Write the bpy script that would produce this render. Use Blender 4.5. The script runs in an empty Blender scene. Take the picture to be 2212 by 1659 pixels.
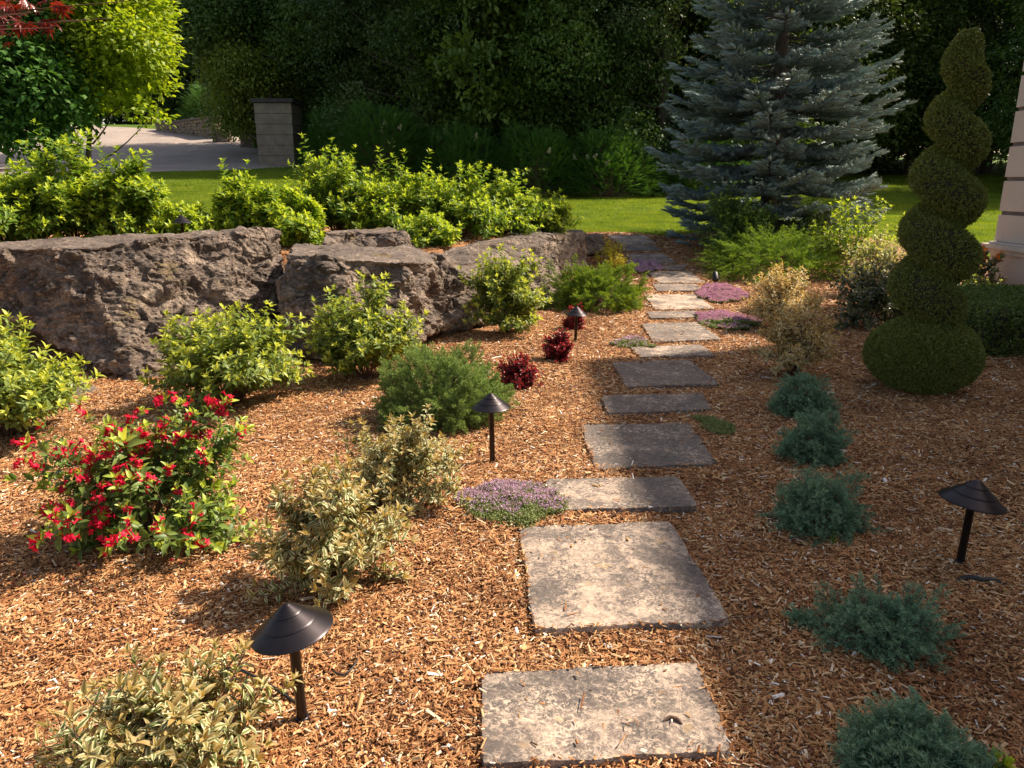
import bpy, math
import numpy as np
from mathutils import Vector, Matrix
from mathutils.geometry import delaunay_2d_cdt

# ------------------------------------------------------------------ camera, light, exposure
S = bpy.context.scene
COL = S.collection
R = math.radians
CAM_H = 1.6
PITCH = R(15.0)
cam_d = bpy.data.cameras.new('camera')
cam = bpy.data.objects.new('camera', cam_d)
COL.objects.link(cam)
cam.location = (0, 0, CAM_H)
cam.rotation_euler = (R(90) - PITCH, 0, 0)
cam_d.sensor_width = 36
cam_d.lens = 26.25
cam_d.clip_end = 800
S.camera = cam

SUN_AZ = (0.92, 0.39)        # horizontal direction towards the sun
SUN_EL = R(46)
world = bpy.data.worlds.new('World')
S.world = world
world.use_nodes = True
wn = world.node_tree
bg = wn.nodes['Background']
sky = wn.nodes.new('ShaderNodeTexSky')
sky.sky_type = 'NISHITA'
sky.sun_disc = False
sky.sun_elevation = SUN_EL
sky.sun_rotation = math.atan2(SUN_AZ[0], SUN_AZ[1])
sky.dust_density = 2.0
warm = wn.nodes.new('ShaderNodeMix'); warm.data_type = 'RGBA'; warm.blend_type = 'MULTIPLY'
warm.inputs[0].default_value = 1.0; warm.inputs[7].default_value = (1.0, 0.86, 0.72, 1)
wn.links.new(sky.outputs[0], warm.inputs[6])
wn.links.new(warm.outputs[2], bg.inputs[0])
bg.inputs[1].default_value = 0.12
sun_d = bpy.data.lights.new('sun', 'SUN')
sun_d.energy = 5.0
sun_d.angle = R(1.0)
sun_d.color = (1.0, 0.87, 0.70)
sun = bpy.data.objects.new('sun', sun_d)
COL.objects.link(sun)
ts = Vector((SUN_AZ[0] * math.cos(SUN_EL), SUN_AZ[1] * math.cos(SUN_EL), math.sin(SUN_EL)))
sun.rotation_euler = ts.to_track_quat('Z', 'Y').to_euler()
sun.location = (20, 15, 30)
S.view_settings.view_transform = 'Standard'
S.view_settings.look = 'None'
S.view_settings.exposure = 1.0
S.view_settings.gamma = 1
S.cycles.max_bounces = 6
S.cycles.diffuse_bounces = 3
S.cycles.glossy_bounces = 2
S.cycles.transmission_bounces = 4
S.cycles.transparent_max_bounces = 4

# ------------------------------------------------------------------ numpy helpers
rs = np.random.RandomState

def smooth(a, b, x):
    t = np.clip((x - a) / (b - a), 0, 1)
    return t * t * (3 - 2 * t)

def _h(ix, iy, iz, s=0):
    n = (ix * 374761393 + iy * 668265263 + iz * 2147483647 + s * 974634777) & 0xffffffff
    n = ((n ^ (n >> 13)) * 1274126177) & 0xffffffff
    n = ((n ^ (n >> 16)) * 2246822519) & 0xffffffff
    return ((n ^ (n >> 15)) & 0xffffff) / float(0xffffff)

def vnoise(p, s=0):
    i = np.floor(p).astype(np.int64)
    f = p - i
    f = f * f * (3 - 2 * f)
    r = 0
    for dx in (0, 1):
        for dy in (0, 1):
            for dz in (0, 1):
                w = (f[:, 0] if dx else 1 - f[:, 0]) * (f[:, 1] if dy else 1 - f[:, 1]) * (f[:, 2] if dz else 1 - f[:, 2])
                r = r + w * _h(i[:, 0] + dx, i[:, 1] + dy, i[:, 2] + dz, s)
    return r * 2 - 1

def fbm(p, o=4, s=0):
    r = 0; a = 1.0; t = 0
    for k in range(o):
        r = r + a * vnoise(p * 2 ** k + 17.3 * k, s + k); t += a; a *= .5
    return r / t

def voro(p, s=0):
    i = np.floor(p).astype(np.int64)
    best = np.full(len(p), 9.0); sec = np.full(len(p), 9.0); cid = np.zeros(len(p))
    for dx in (-1, 0, 1):
        for dy in (-1, 0, 1):
            for dz in (-1, 0, 1):
                c = i + np.array([dx, dy, dz])
                q = c + np.stack([_h(c[:, 0], c[:, 1], c[:, 2], s + k) for k in (1, 2, 3)], 1)
                d = np.linalg.norm(p - q, axis=1)
                m = d < best
                sec = np.where(m, best, np.minimum(sec, d))
                cid = np.where(m, _h(c[:, 0], c[:, 1], c[:, 2], s + 9), cid)
                best = np.where(m, d, best)
    return best, sec, cid

def unit(v):
    v = np.asarray(v, float)
    return v / np.maximum(np.linalg.norm(v, axis=-1, keepdims=True), 1e-9)

def new_obj(name, data, parent=None, loc=(0, 0, 0)):
    o = bpy.data.objects.new(name, data)
    COL.objects.link(o)
    o.location = loc
    if parent:
        o.parent = parent
    return o

def mesh_np(name, V, F, mat=None, uv=None, tint=None, smooth_=False):
    """V (n,3); F (m,3) or (m,4) index array, or a list of such; returns a mesh"""
    me = bpy.data.meshes.new(name)
    Fs = F if isinstance(F, list) else [F]
    Fs = [f for f in Fs if len(f)]
    V = np.asarray(V, np.float32)
    me.vertices.add(len(V))
    me.vertices.foreach_set('co', V.ravel())
    li = np.concatenate([f.ravel() for f in Fs]).astype(np.int32)
    tot = np.concatenate([np.full(len(f), f.shape[1]) for f in Fs]).astype(np.int32)
    st = np.concatenate([[0], np.cumsum(tot)[:-1]]).astype(np.int32)
    me.loops.add(len(li)); me.loops.foreach_set('vertex_index', li)
    me.polygons.add(len(tot)); me.polygons.foreach_set('loop_start', st)
    me.polygons.foreach_set('use_smooth', np.full(len(tot), bool(smooth_)))
    me.update(calc_edges=True)
    if uv is not None:
        l = me.uv_layers.new(name='UVMap')
        l.data.foreach_set('uv', np.asarray(uv, np.float32)[li].ravel())
    if tint is not None:
        a = me.attributes.new('tint', 'FLOAT', 'POINT')
        a.data.foreach_set('value', np.asarray(tint, np.float32))
    if mat:
        me.materials.append(mat)
    return me

def basis(d, n):
    """rotation matrices (k,3,3) with local y = d, local z near n"""
    y = unit(d)
    x = unit(np.cross(y, n))
    z = np.cross(x, y)
    return np.stack([x, y, z], axis=2)

def scatter(tv, tf, pos, rot, sc, uv=None, tint=None):
    """instantiate template verts/tris; sc (k,) or (k,3)"""
    k = len(pos); n = len(tv)
    sc = np.asarray(sc, float)
    if sc.ndim == 1:
        sc = sc[:, None].repeat(3, 1)
    L = tv[None] * sc[:, None, :]
    V = np.einsum('kij,knj->kni', rot, L) + pos[:, None, :]
    F = (tf[None] + (np.arange(k) * n)[:, None, None]).reshape(-1, 3)
    U = None if uv is None else np.tile(uv, (k, 1))
    T = None if tint is None else np.repeat(tint, n)
    return V.reshape(-1, 3), F, U, T

def rnd_dirs(r, n):
    return unit(r.normal(size=(n, 3)))

class Acc:
    """collects pieces that make one mesh"""
    def __init__(s):
        s.V = []; s.F = []; s.n = 0; s.U = []; s.T = []
    def add(s, V, F, U=None, T=None):
        s.V.append(V); s.F.append(F + s.n); s.n += len(V)
        s.U.append(np.zeros((len(V), 2)) if U is None else U)
        s.T.append(np.zeros(len(V)) if T is None else T)
    def build(s, name, mat, parent=None, smooth_=False, loc=(0, 0, 0)):
        q = [f for f in s.F if f.shape[1] == 4]; t = [f for f in s.F if f.shape[1] == 3]
        L = []
        if q: L.append(np.concatenate(q))
        if t: L.append(np.concatenate(t))
        me = mesh_np(name, np.concatenate(s.V), L, mat, np.concatenate(s.U), np.concatenate(s.T), smooth_)
        return new_obj(name, me, parent, loc)

def tube(acc, pts, rad, sides=5, cap=True):
    pts = np.asarray(pts, float); n = len(pts)
    rad = np.broadcast_to(np.asarray(rad, float), (n,))
    tg = np.gradient(pts, axis=0)
    ref = np.array([0.31, 0.17, 0.93]) if abs(unit(tg[0])[2]) < .9 else np.array([1.0, .1, 0])
    x = unit(np.cross(tg, ref)); y = unit(np.cross(tg, x))
    a = np.arange(sides) * 2 * math.pi / sides
    V = pts[:, None] + rad[:, None, None] * (np.cos(a)[None, :, None] * x[:, None] + np.sin(a)[None, :, None] * y[:, None])
    V = V.reshape(-1, 3)
    i = np.arange(n - 1)[:, None] * sides; j = np.arange(sides)[None]; j2 = (j + 1) % sides
    F = np.stack([i + j, i + j2, i + sides + j2, i + sides + j], -1).reshape(-1, 4)
    acc.add(V, F)
    if cap:
        c0 = len(V)
        V2 = np.concatenate([V[-sides:], pts[-1:]])
        F2 = np.stack([np.arange(sides), (np.arange(sides) + 1) % sides, np.full(sides, sides)], 1)
        acc.add(V2, F2)

def lathe(acc, prof, sides=32, c=(0, 0, 0)):
    prof = np.asarray(prof, float)
    a = np.arange(sides) * 2 * math.pi / sides
    V = np.stack([prof[:, 0, None] * np.cos(a), prof[:, 0, None] * np.sin(a), np.repeat(prof[:, 1, None], sides, 1)], -1).reshape(-1, 3) + np.array(c)
    i = np.arange(len(prof) - 1)[:, None] * sides; j = np.arange(sides)[None]; j2 = (j + 1) % sides
    F = np.stack([i + j, i + j2, i + sides + j2, i + sides + j], -1).reshape(-1, 4)
    acc.add(V, F)

def box(acc, c, s, yaw=0):
    c = np.array(c, float); s = np.array(s, float) / 2
    v = np.array([[x, y, z] for x in (-1, 1) for y in (-1, 1) for z in (-1, 1)], float) * s
    ca, sa = math.cos(yaw), math.sin(yaw)
    v = v @ np.array([[ca, sa, 0], [-sa, ca, 0], [0, 0, 1]]) + c
    f = np.array([[0, 1, 3, 2], [4, 6, 7, 5], [0, 4, 5, 1], [2, 3, 7, 6], [0, 2, 6, 4], [1, 5, 7, 3]])
    acc.add(v, f)

def bez(a, b, c, n):
    t = np.linspace(0, 1, n)[:, None]
    return (1 - t) ** 2 * a + 2 * t * (1 - t) * b + t * t * c

def tag(o, label, cat, group=None, kind=None):
    if label: o['label'] = label
    if cat: o['category'] = cat
    if group: o['group'] = group
    if kind: o['kind'] = kind
    return o

def thing(name, label, cat, loc, group=None, rotz=0):
    o = new_obj(name, None, None, loc)
    o.rotation_euler = (0, 0, rotz)
    o.empty_display_size = .1
    return tag(o, label, cat, group)

# ------------------------------------------------------------------ terrain
LINE = np.array([(-9, 8.0), (-6.5, 8.0), (-4.7, 8.1), (-3.3, 8.6), (-2.3, 8.3), (-1.3, 8.4), (-.6, 9.3), (.5, 11.9), (1.3, 14.2), (1.7, 16.4)])

def line_sd(x, y):
    """signed distance to the boulder line; positive behind (upper side)"""
    P = np.stack([x, y], -1)
    best = np.full(x.shape, 1e9); sg = np.ones(x.shape)
    L = np.vstack([[(-80, 8.0)], LINE, [(1.75, 400)]])
    for a, b in zip(L[:-1], L[1:]):
        d = b - a
        t = np.clip(((P - a) @ d) / (d @ d), 0, 1)
        q = a + t[..., None] * d
        dd = np.linalg.norm(P - q, axis=-1)
        cr = d[0] * (P[..., 1] - a[1]) - d[1] * (P[..., 0] - a[0])
        m = dd < best - 1e-9
        best = np.where(m, dd, best); sg = np.where(m, np.sign(cr), sg)
    return best * np.where(sg == 0, 1, sg)

def terrain(x, y):
    x = np.asarray(x, float); y = np.asarray(y, float)
    tc = np.interp(y, [10, 12.3, 14.3, 15.7, 17, 28, 40, 60, 120, 300], [0, .1, .27, .46, .56, 1.1, 1.9, 3.4, 6, 8])
    zl = np.interp(y, [0, 8.5, 15, 30, 35, 60, 120, 300], [.8, .82, 1.15, 2.05, 2.45, 6.0, 8, 9])
    tl = .78 + (zl - .78) * smooth(2, -5, x)
    xa = np.interp(y, [8, 14, 17, 25], [1, 1.2, -2, -6]); xb = np.interp(y, [14, 16.5], [3, 1.7])
    u = tl + (tc - tl) * smooth(0, 1, (x - xa) / (xb - xa))
    s = line_sd(x, y)
    k = smooth(-.15, .3, s)
    z = tc + (u - tc) * k
    p = np.stack([x.ravel() * .9, y.ravel() * .9, np.zeros(x.size)], 1)
    z = z + (fbm(p, 3, 5) * .03).reshape(x.shape) * smooth(1.0, 4.0, y)
    return z

def T1(x, y):
    return float(terrain(np.array([x]), np.array([y]))[0])

PF, PCX, PCY = 1613.0, 1106.0, 829.5     # the photograph as measured, 2212 x 1659

def ray(u, v):
    X = (u - PCX) / PF; Y = (PCY - v) / PF
    return np.array([X, math.cos(PITCH) + Y * math.sin(PITCH), -math.sin(PITCH) + Y * math.cos(PITCH)])

def at(u, v, y):
    d = ray(u, v)
    return np.array([0, 0, CAM_H]) + d * (y / d[1])

def gp(u, v, flat=False):
    """ground point seen at a pixel"""
    d = ray(u, v)
    if flat:
        t = -CAM_H / d[2]
        return np.array([d[0] * t, d[1] * t, 0])
    ys = np.linspace(1.2, 90, 4000)
    P = np.array([0, 0, CAM_H]) + d[None] * (ys / d[1])[:, None]
    below = P[:, 2] <= terrain(P[:, 0], P[:, 1])
    i = np.argmax(below) if below.any() else len(ys) - 1
    return P[i]

# ------------------------------------------------------------------ materials
def mat(name):
    m = bpy.data.materials.new(name); m.use_nodes = True
    nt = m.node_tree
    return m, nt, nt.nodes['Principled BSDF'], nt.nodes['Material Output']

def N(nt, t, **kw):
    n = nt.nodes.new(t)
    for k, v in kw.items():
        setattr(n, k, v)
    return n

def mixc(nt, fac, a, b, bt='MIX'):
    n = N(nt, 'ShaderNodeMix', data_type='RGBA', blend_type=bt)
    for sock, v in ((n.inputs[0], fac), (n.inputs[6], a), (n.inputs[7], b)):
        if hasattr(v, 'links') or hasattr(v, 'is_linked'):
            nt.links.new(v, sock)
        elif isinstance(v, (int, float)):
            sock.default_value = v
        else:
            sock.default_value = (*v, 1)
    return n.outputs[2]

def ramp(nt, fac, stops, interp='LINEAR'):
    n = N(nt, 'ShaderNodeValToRGB')
    n.color_ramp.interpolation = interp
    e = n.color_ramp.elements
    while len(e) < len(stops): e.new(.5)
    for i, (p, c) in enumerate(stops):
        e[i].position = p
        e[i].color = (*c, 1) if not isinstance(c, (int, float)) else (c, c, c, 1)
    nt.links.new(fac, n.inputs[0])
    return n.outputs[0]

def noise(nt, scale, detail=4, rough=.6, coord=None, dist=0, out=0):
    n = N(nt, 'ShaderNodeTexNoise')
    n.inputs['Scale'].default_value = scale; n.inputs['Detail'].default_value = detail
    n.inputs['Roughness'].default_value = rough; n.inputs['Distortion'].default_value = dist
    if coord is None:
        coord = obj_co(nt)
    nt.links.new(coord, n.inputs['Vector'])
    return n.outputs[out]

def obj_co(nt):
    for n in nt.nodes:
        if n.bl_idname == 'ShaderNodeNewGeometry':
            return n.outputs['Position']
    return N(nt, 'ShaderNodeNewGeometry').outputs['Position']

def bump(nt, h, strength, dist, b):
    n = N(nt, 'ShaderNodeBump')
    n.inputs['Strength'].default_value = strength; n.inputs['Distance'].default_value = dist
    nt.links.new(h, n.inputs['Height']); nt.links.new(n.outputs[0], b.inputs['Normal'])
    return n

def leaf_mat(name, dark, light, tip=None, transl=.35, rough=.5, margin=None, mlim=.55, spec=.35, patch=0):
    m, nt, b, out = mat(name)
    g = N(nt, 'ShaderNodeNewGeometry')
    c = mixc(nt, g.outputs['Random Per Island'], dark, light)
    if margin:
        uv = N(nt, 'ShaderNodeUVMap'); sp = N(nt, 'ShaderNodeSeparateXYZ')
        nt.links.new(uv.outputs[0], sp.inputs[0])
        a = N(nt, 'ShaderNodeMath', operation='MULTIPLY_ADD'); nt.links.new(sp.outputs[0], a.inputs[0])
        a.inputs[1].default_value = 2; a.inputs[2].default_value = -1
        ab = N(nt, 'ShaderNodeMath', operation='ABSOLUTE'); nt.links.new(a.outputs[0], ab.inputs[0])
        nz = noise(nt, 60, 2)
        ad = N(nt, 'ShaderNodeMath', operation='MULTIPLY_ADD'); nt.links.new(nz, ad.inputs[0]); ad.inputs[1].default_value = .5
        nt.links.new(ab.outputs[0], ad.inputs[2])
        f = ramp(nt, ad.outputs[0], [(mlim + .17, 0), (mlim + .27, 1)])
        c = mixc(nt, f, c, margin)
    if tip:
        at_ = N(nt, 'ShaderNodeAttribute', attribute_name='tint')
        c = mixc(nt, at_.outputs['Fac'], c, tip)
    if patch:
        c = mixc(nt, 1.0, c, ramp(nt, noise(nt, patch, 6, .75), [(.35, (.50, .62, .5)), (.5, (.95, .95, .9)), (.65, (1.3, 1.15, 1.1))]), 'MULTIPLY')
    nt.links.new(c, b.inputs['Base Color'])
    b.inputs['Roughness'].default_value = rough
    b.inputs['Specular IOR Level'].default_value = spec
    tr = N(nt, 'ShaderNodeBsdfTranslucent')
    tc = mixc(nt, 1.0, c, (1.35, 1.25, .55), 'MULTIPLY')
    nt.links.new(tc, tr.inputs[0])
    mx = N(nt, 'ShaderNodeMixShader'); mx.inputs[0].default_value = transl
    nt.links.new(b.outputs[0], mx.inputs[1]); nt.links.new(tr.outputs[0], mx.inputs[2])
    nt.links.new(mx.outputs[0], out.inputs[0])
    return m

def simple_mat(name, col, rough=.6, metal=0, var=.3, scale=8, bstr=0, bscale=40, spec=.5):
    m, nt, b, out = mat(name)
    n = noise(nt, scale, 5)
    d = tuple(x * (1 - var) for x in col); l = tuple(min(1, x * (1 + var)) for x in col)
    nt.links.new(ramp(nt, n, [(.3, d), (.7, l)]), b.inputs['Base Color'])
    b.inputs['Roughness'].default_value = rough; b.inputs['Metallic'].default_value = metal
    b.inputs['Specular IOR Level'].default_value = spec
    if bstr:
        bump(nt, noise(nt, bscale, 4), bstr, .01, b)
    return m

def make_chip_mat():
    m, nt, b, out = mat('wood_chip')
    g = N(nt, 'ShaderNodeNewGeometry')
    c = ramp(nt, g.outputs['Random Per Island'], [(0, (.09, .033, .014)), (.10, (.22, .085, .032)), (.3, (.36, .158, .060)),
             (.58, (.49, .245, .100)), (.82, (.61, .36, .165)), (.94, (.74, .51, .28)), (.975, (.80, .68, .50)), (.99, (.90, .87, .80)), (1, (.92, .90, .86))])
    n = noise(nt, 1.6, 5, .65)
    c2 = mixc(nt, 1.0, c, ramp(nt, n, [(.32, (.62, .55, .52)), (.5, (.95, .92, .90)), (.7, (1.1, 1.08, 1.05))]), 'MULTIPLY')
    gr = noise(nt, 260, 2)
    c3 = mixc(nt, 1.0, c2, ramp(nt, gr, [(.3, (.72, .70, .68)), (.7, (1.15, 1.15, 1.15))]), 'MULTIPLY')
    nt.links.new(c3, b.inputs['Base Color'])
    b.inputs['Roughness'].default_value = .75
    b.inputs['Specular IOR Level'].default_value = .25
    return m

def make_mulch_mat():
    m, nt, b, out = mat('mulch')
    n = noise(nt, 90, 5, .7)
    c = ramp(nt, n, [(.3, (.14, .055, .022)), (.5, (.30, .135, .05)), (.65, (.45, .22, .09)), (.8, (.58, .34, .16))])
    nt.links.new(c, b.inputs['Base Color']); b.inputs['Roughness'].default_value = .9
    bump(nt, n, 1.0, .02, b)
    return m

def make_lawn_mat(name, k=1.0):
    m, nt, b, out = mat(name)
    n = noise(nt, .5, 4); n2 = noise(nt, 45, 4, .7)
    c = ramp(nt, n, [(.3, (.060 * k, .115 * k, .016 * k)), (.7, (.10 * k, .155 * k, .022 * k))])
    c = mixc(nt, 1.0, c, ramp(nt, n2, [(.3, (.55, .55, .5)), (.7, (1.35, 1.35, 1.2))]), 'MULTIPLY')
    nt.links.new(c, b.inputs['Base Color']); b.inputs['Roughness'].default_value = .8
    b.inputs['Specular IOR Level'].default_value = .15
    bump(nt, n2, .8, .03, b)
    return m

def make_gravel_mat():
    m, nt, b, out = mat('gravel')
    n = noise(nt, 18, 6, .8); n1 = noise(nt, .6, 3)
    c = ramp(nt, n, [(.3, (.20, .165, .145)), (.55, (.38, .31, .27)), (.75, (.62, .52, .46))])
    c = mixc(nt, 1.0, c, ramp(nt, n1, [(.3, (.8, .8, .82)), (.7, (1.1, 1.08, 1.05))]), 'MULTIPLY')
    nt.links.new(c, b.inputs['Base Color']); b.inputs['Roughness'].default_value = .9
    bump(nt, n, 1.0, .04, b)
    return m

def make_slab_mat():
    m, nt, b, out = mat('flagstone_limestone')
    info = N(nt, 'ShaderNodeObjectInfo')
    g = N(nt, 'ShaderNodeNewGeometry')
    off = N(nt, 'ShaderNodeVectorMath', operation='ADD'); nt.links.new(g.outputs['Position'], off.inputs[0])
    sc = N(nt, 'ShaderNodeVectorMath', operation='SCALE'); sc.inputs[0].default_value = (31, 17, 5)
    nt.links.new(info.outputs['Random'], sc.inputs['Scale']); nt.links.new(sc.outputs[0], off.inputs[1])
    co = off.outputs[0]
    big = noise(nt, 2.8, 5, .65, co, .8)
    fine = noise(nt, 30, 9, .82, co, 1.0)
    comb = N(nt, 'ShaderNodeMath', operation='MULTIPLY_ADD'); nt.links.new(big, comb.inputs[0]); comb.inputs[1].default_value = .85
    nt.links.new(fine, comb.inputs[2])
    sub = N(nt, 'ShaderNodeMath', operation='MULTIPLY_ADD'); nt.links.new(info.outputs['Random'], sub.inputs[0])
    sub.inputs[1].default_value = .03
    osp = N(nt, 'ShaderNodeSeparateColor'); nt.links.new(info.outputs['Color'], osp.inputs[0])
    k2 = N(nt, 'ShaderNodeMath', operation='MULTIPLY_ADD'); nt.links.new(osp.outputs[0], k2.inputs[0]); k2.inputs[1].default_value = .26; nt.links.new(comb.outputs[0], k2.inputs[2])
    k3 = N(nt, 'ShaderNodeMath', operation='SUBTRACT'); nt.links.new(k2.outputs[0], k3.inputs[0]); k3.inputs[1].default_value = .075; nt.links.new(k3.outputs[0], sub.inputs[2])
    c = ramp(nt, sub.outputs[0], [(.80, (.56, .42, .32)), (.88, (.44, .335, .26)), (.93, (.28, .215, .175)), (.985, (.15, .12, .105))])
    fine2 = noise(nt, 60, 7, .85, co, 1.0)
    lich = N(nt, 'ShaderNodeMath', operation='MULTIPLY'); nt.links.new(ramp(nt, fine2, [(.485, 0), (.505, .95)]), lich.inputs[0])
    nt.links.new(ramp(nt, noise(nt, 5, 4, .65, co), [(.40, .15), (.58, 1)]), lich.inputs[1])
    c = mixc(nt, lich.outputs[0], c, (.085, .073, .067))
    fine3 = noise(nt, 38, 7, .85, co, 1.2)
    pale = N(nt, 'ShaderNodeMath', operation='MULTIPLY'); nt.links.new(ramp(nt, fine3, [(.53, 0), (.55, .9)]), pale.inputs[0])
    nt.links.new(ramp(nt, noise(nt, 3.5, 4, .65, co), [(.45, .2), (.62, 1)]), pale.inputs[1])
    c = mixc(nt, pale.outputs[0], c, (.62, .50, .39))
    yel = noise(nt, 9, 3, .5, co)
    c = mixc(nt, ramp(nt, yel, [(.66, 0), (.74, .35)]), c, (.5, .33, .14))
    nt.links.new(c, b.inputs['Base Color']); b.inputs['Roughness'].default_value = .82
    b.inputs['Specular IOR Level'].default_value = .25
    bump(nt, fine2, .6, .006, b)
    return m

def make_rock_mat():
    m, nt, b, out = mat('boulder_limestone')
    g = N(nt, 'ShaderNodeNewGeometry')
    mp = N(nt, 'ShaderNodeMapping'); mp.inputs['Scale'].default_value = (1, 1, 2.4); mp.inputs['Rotation'].default_value = (R(12), R(-14), 0)
    nt.links.new(g.outputs['Position'], mp.inputs[0])
    big = noise(nt, 2.2, 5, .6, mp.outputs[0], .7); fine = noise(nt, 16, 9, .75, mp.outputs[0], .9); ff = noise(nt, 60, 6, .8)
    c = ramp(nt, big, [(.34, (.075, .056, .044)), (.46, (.15, .11, .084)), (.54, (.25, .185, .14)), (.64, (.46, .36, .275))])
    st = N(nt, 'ShaderNodeMapping'); st.inputs['Scale'].default_value = (1.2, 1.2, .35); nt.links.new(g.outputs['Position'], st.inputs[0])
    streak = noise(nt, 5, 6, .7, st.outputs[0], 1.0)
    c = mixc(nt, ramp(nt, streak, [(.50, 0), (.62, .8)]), c, (.085, .066, .056))
    c = mixc(nt, ramp(nt, fine, [(.53, 0), (.62, .75)]), c, (.52, .42, .33))
    c = mixc(nt, ramp(nt, fine, [(.36, .9), (.46, 0)]), c, (.055, .042, .035))
    # weathered tops are a darker mauve grey
    sp = N(nt, 'ShaderNodeSeparateXYZ'); nt.links.new(g.outputs['Normal'], sp.inputs[0])
    top = N(nt, 'ShaderNodeMath', operation='MULTIPLY'); nt.links.new(ramp(nt, sp.outputs[2], [(.35, 0), (1.0, 1)]), top.inputs[0])
    nt.links.new(ramp(nt, ff, [(.35, .35), (.65, .95)]), top.inputs[1])
    c = mixc(nt, top.outputs[0], c, (.135, .108, .098))
    li = noise(nt, 3.1, 3, .5)
    lf = N(nt, 'ShaderNodeMath', operation='MULTIPLY'); nt.links.new(ramp(nt, li, [(.62, 0), (.70, .6)]), lf.inputs[0]); nt.links.new(ramp(nt, sp.outputs[2], [(.2, 0), (.7, 1)]), lf.inputs[1])
    c = mixc(nt, lf.outputs[0], c, (.20, .14, .045))
    vo = N(nt, 'ShaderNodeTexVoronoi', feature='DISTANCE_TO_EDGE'); vo.inputs['Scale'].default_value = 6.5
    wv = N(nt, 'ShaderNodeVectorMath', operation='MULTIPLY_ADD'); wn_ = N(nt, 'ShaderNodeTexNoise'); wn_.inputs['Scale'].default_value = 5; wn_.inputs['Detail'].default_value = 5
    nt.links.new(mp.outputs[0], wn_.inputs['Vector']); nt.links.new(wn_.outputs[1], wv.inputs[0]); wv.inputs[1].default_value = (.5, .5, .5); nt.links.new(mp.outputs[0], wv.inputs[2])
    nt.links.new(wv.outputs[0], vo.inputs['Vector'])
    c = mixc(nt, ramp(nt, vo.outputs['Distance'], [(.0, .75), (.045, 0)]), c, (.055, .042, .035))
    nt.links.new(c, b.inputs['Base Color']); b.inputs['Roughness'].default_value = .85
    b.inputs['Specular IOR Level'].default_value = .25
    b1 = bump(nt, fine, .9, .03, b)
    b2 = N(nt, 'ShaderNodeBump'); b2.inputs['Strength'].default_value = .7; b2.inputs['Distance'].default_value = .008
    nt.links.new(ff, b2.inputs['Height']); nt.links.new(b1.outputs[0], b2.inputs['Normal']); nt.links.new(b2.outputs[0], b.inputs['Normal'])
    return m

M_chip = make_chip_mat(); M_mulch = make_mulch_mat(); M_lawn = make_lawn_mat('lawn'); M_gravel = make_gravel_mat()
M_slab = make_slab_mat(); M_rock = make_rock_mat()
M_soil = simple_mat('soil', (.06, .04, .025), .95)
M_grass = leaf_mat('grass_blade', (.13, .21, .022), (.26, .34, .04), transl=.5, rough=.6, spec=.2, patch=1.2)
M_stem = simple_mat('twig_bark', (.13, .07, .045), .85)
M_bark = simple_mat('tree_bark', (.09, .07, .055), .9, bstr=.8, bscale=14)
M_hyd = leaf_mat('hydrangea_leaf', (.09, .185, .022), (.19, .30, .035), tip=(.52, .62, .06), transl=.45)
M_wei = leaf_mat('weigela_leaf', (.11, .18, .04), (.26, .34, .08), tip=(.60, .64, .10), transl=.4, rough=.45)
M_red = leaf_mat('red_shrub_leaf', (.08, .14, .03), (.19, .27, .065), tip=(.50, .60, .08), transl=.35, rough=.42)
M_var = leaf_mat('variegated_leaf', (.11, .15, .045), (.20, .24, .08), tip=(.40, .27, .09), transl=.3, margin=(.74, .68, .42), mlim=.50)
M_abel = leaf_mat('golden_variegated_leaf', (.22, .18, .07), (.38, .30, .11), tip=(.60, .40, .14), transl=.3, margin=(.85, .71, .44), mlim=.40)
M_cream = leaf_mat('cream_edged_leaf', (.09, .14, .04), (.16, .20, .06), tip=(.5, .5, .15), transl=.35, margin=(.6, .6, .36), mlim=.4)
M_gloss = leaf_mat('glossy_dark_leaf', (.06, .09, .04), (.13, .16, .075), tip=(.24, .22, .09), transl=.15, rough=.28, spec=.6)
M_flower = leaf_mat('crimson_petal', (.52, .006, .035), (.80, .015, .075), transl=.25, rough=.5, spec=.2)
M_white = leaf_mat('white_petal', (.75, .72, .68), (.85, .83, .78), transl=.25)
M_barb = leaf_mat('burgundy_leaf', (.05, .010, .014), (.16, .022, .028), tip=(.50, .035, .045), transl=.25, rough=.35)
M_maple = leaf_mat('red_maple_leaf', (.12, .012, .010), (.26, .022, .015), transl=.45, rough=.3, spec=.6)
M_jun = leaf_mat('juniper_green', (.10, .17, .05), (.19, .28, .08), tip=(.34, .46, .12), transl=.2, rough=.55)
M_jun2 = leaf_mat('juniper_bright', (.04, .095, .010), (.10, .20, .018), tip=(.40, .52, .05), transl=.3, rough=.55)
M_thread = leaf_mat('thread_cypress', (.05, .12, .010), (.13, .25, .02), tip=(.34, .48, .04), transl=.3, rough=.55)
M_blue = leaf_mat('blue_juniper', (.055, .125, .080), (.13, .235, .155), tip=(.34, .50, .30), transl=.15, rough=.55)
M_spruce = leaf_mat('blue_spruce', (.065, .105, .105), (.135, .195, .19), tip=(.27, .36, .35), transl=.1, rough=.55)
M_yew = leaf_mat('clipped_conifer', (.085, .13, .025), (.19, .23, .045), tip=(.24, .19, .06), transl=.2, rough=.6)
M_box = leaf_mat('clipped_box', (.05, .085, .02), (.12, .17, .04), tip=(.26, .32, .05), transl=.2, rough=.5)
M_mid = leaf_mat('mid_green_leaf', (.075, .155, .03), (.15, .27, .055), tip=(.28, .40, .08), transl=.35)
M_core = simple_mat('inner_shade_core', (.028, .026, .014), .95)  # near black filler colour, stands in for the darkness inside clipped foliage
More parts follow.
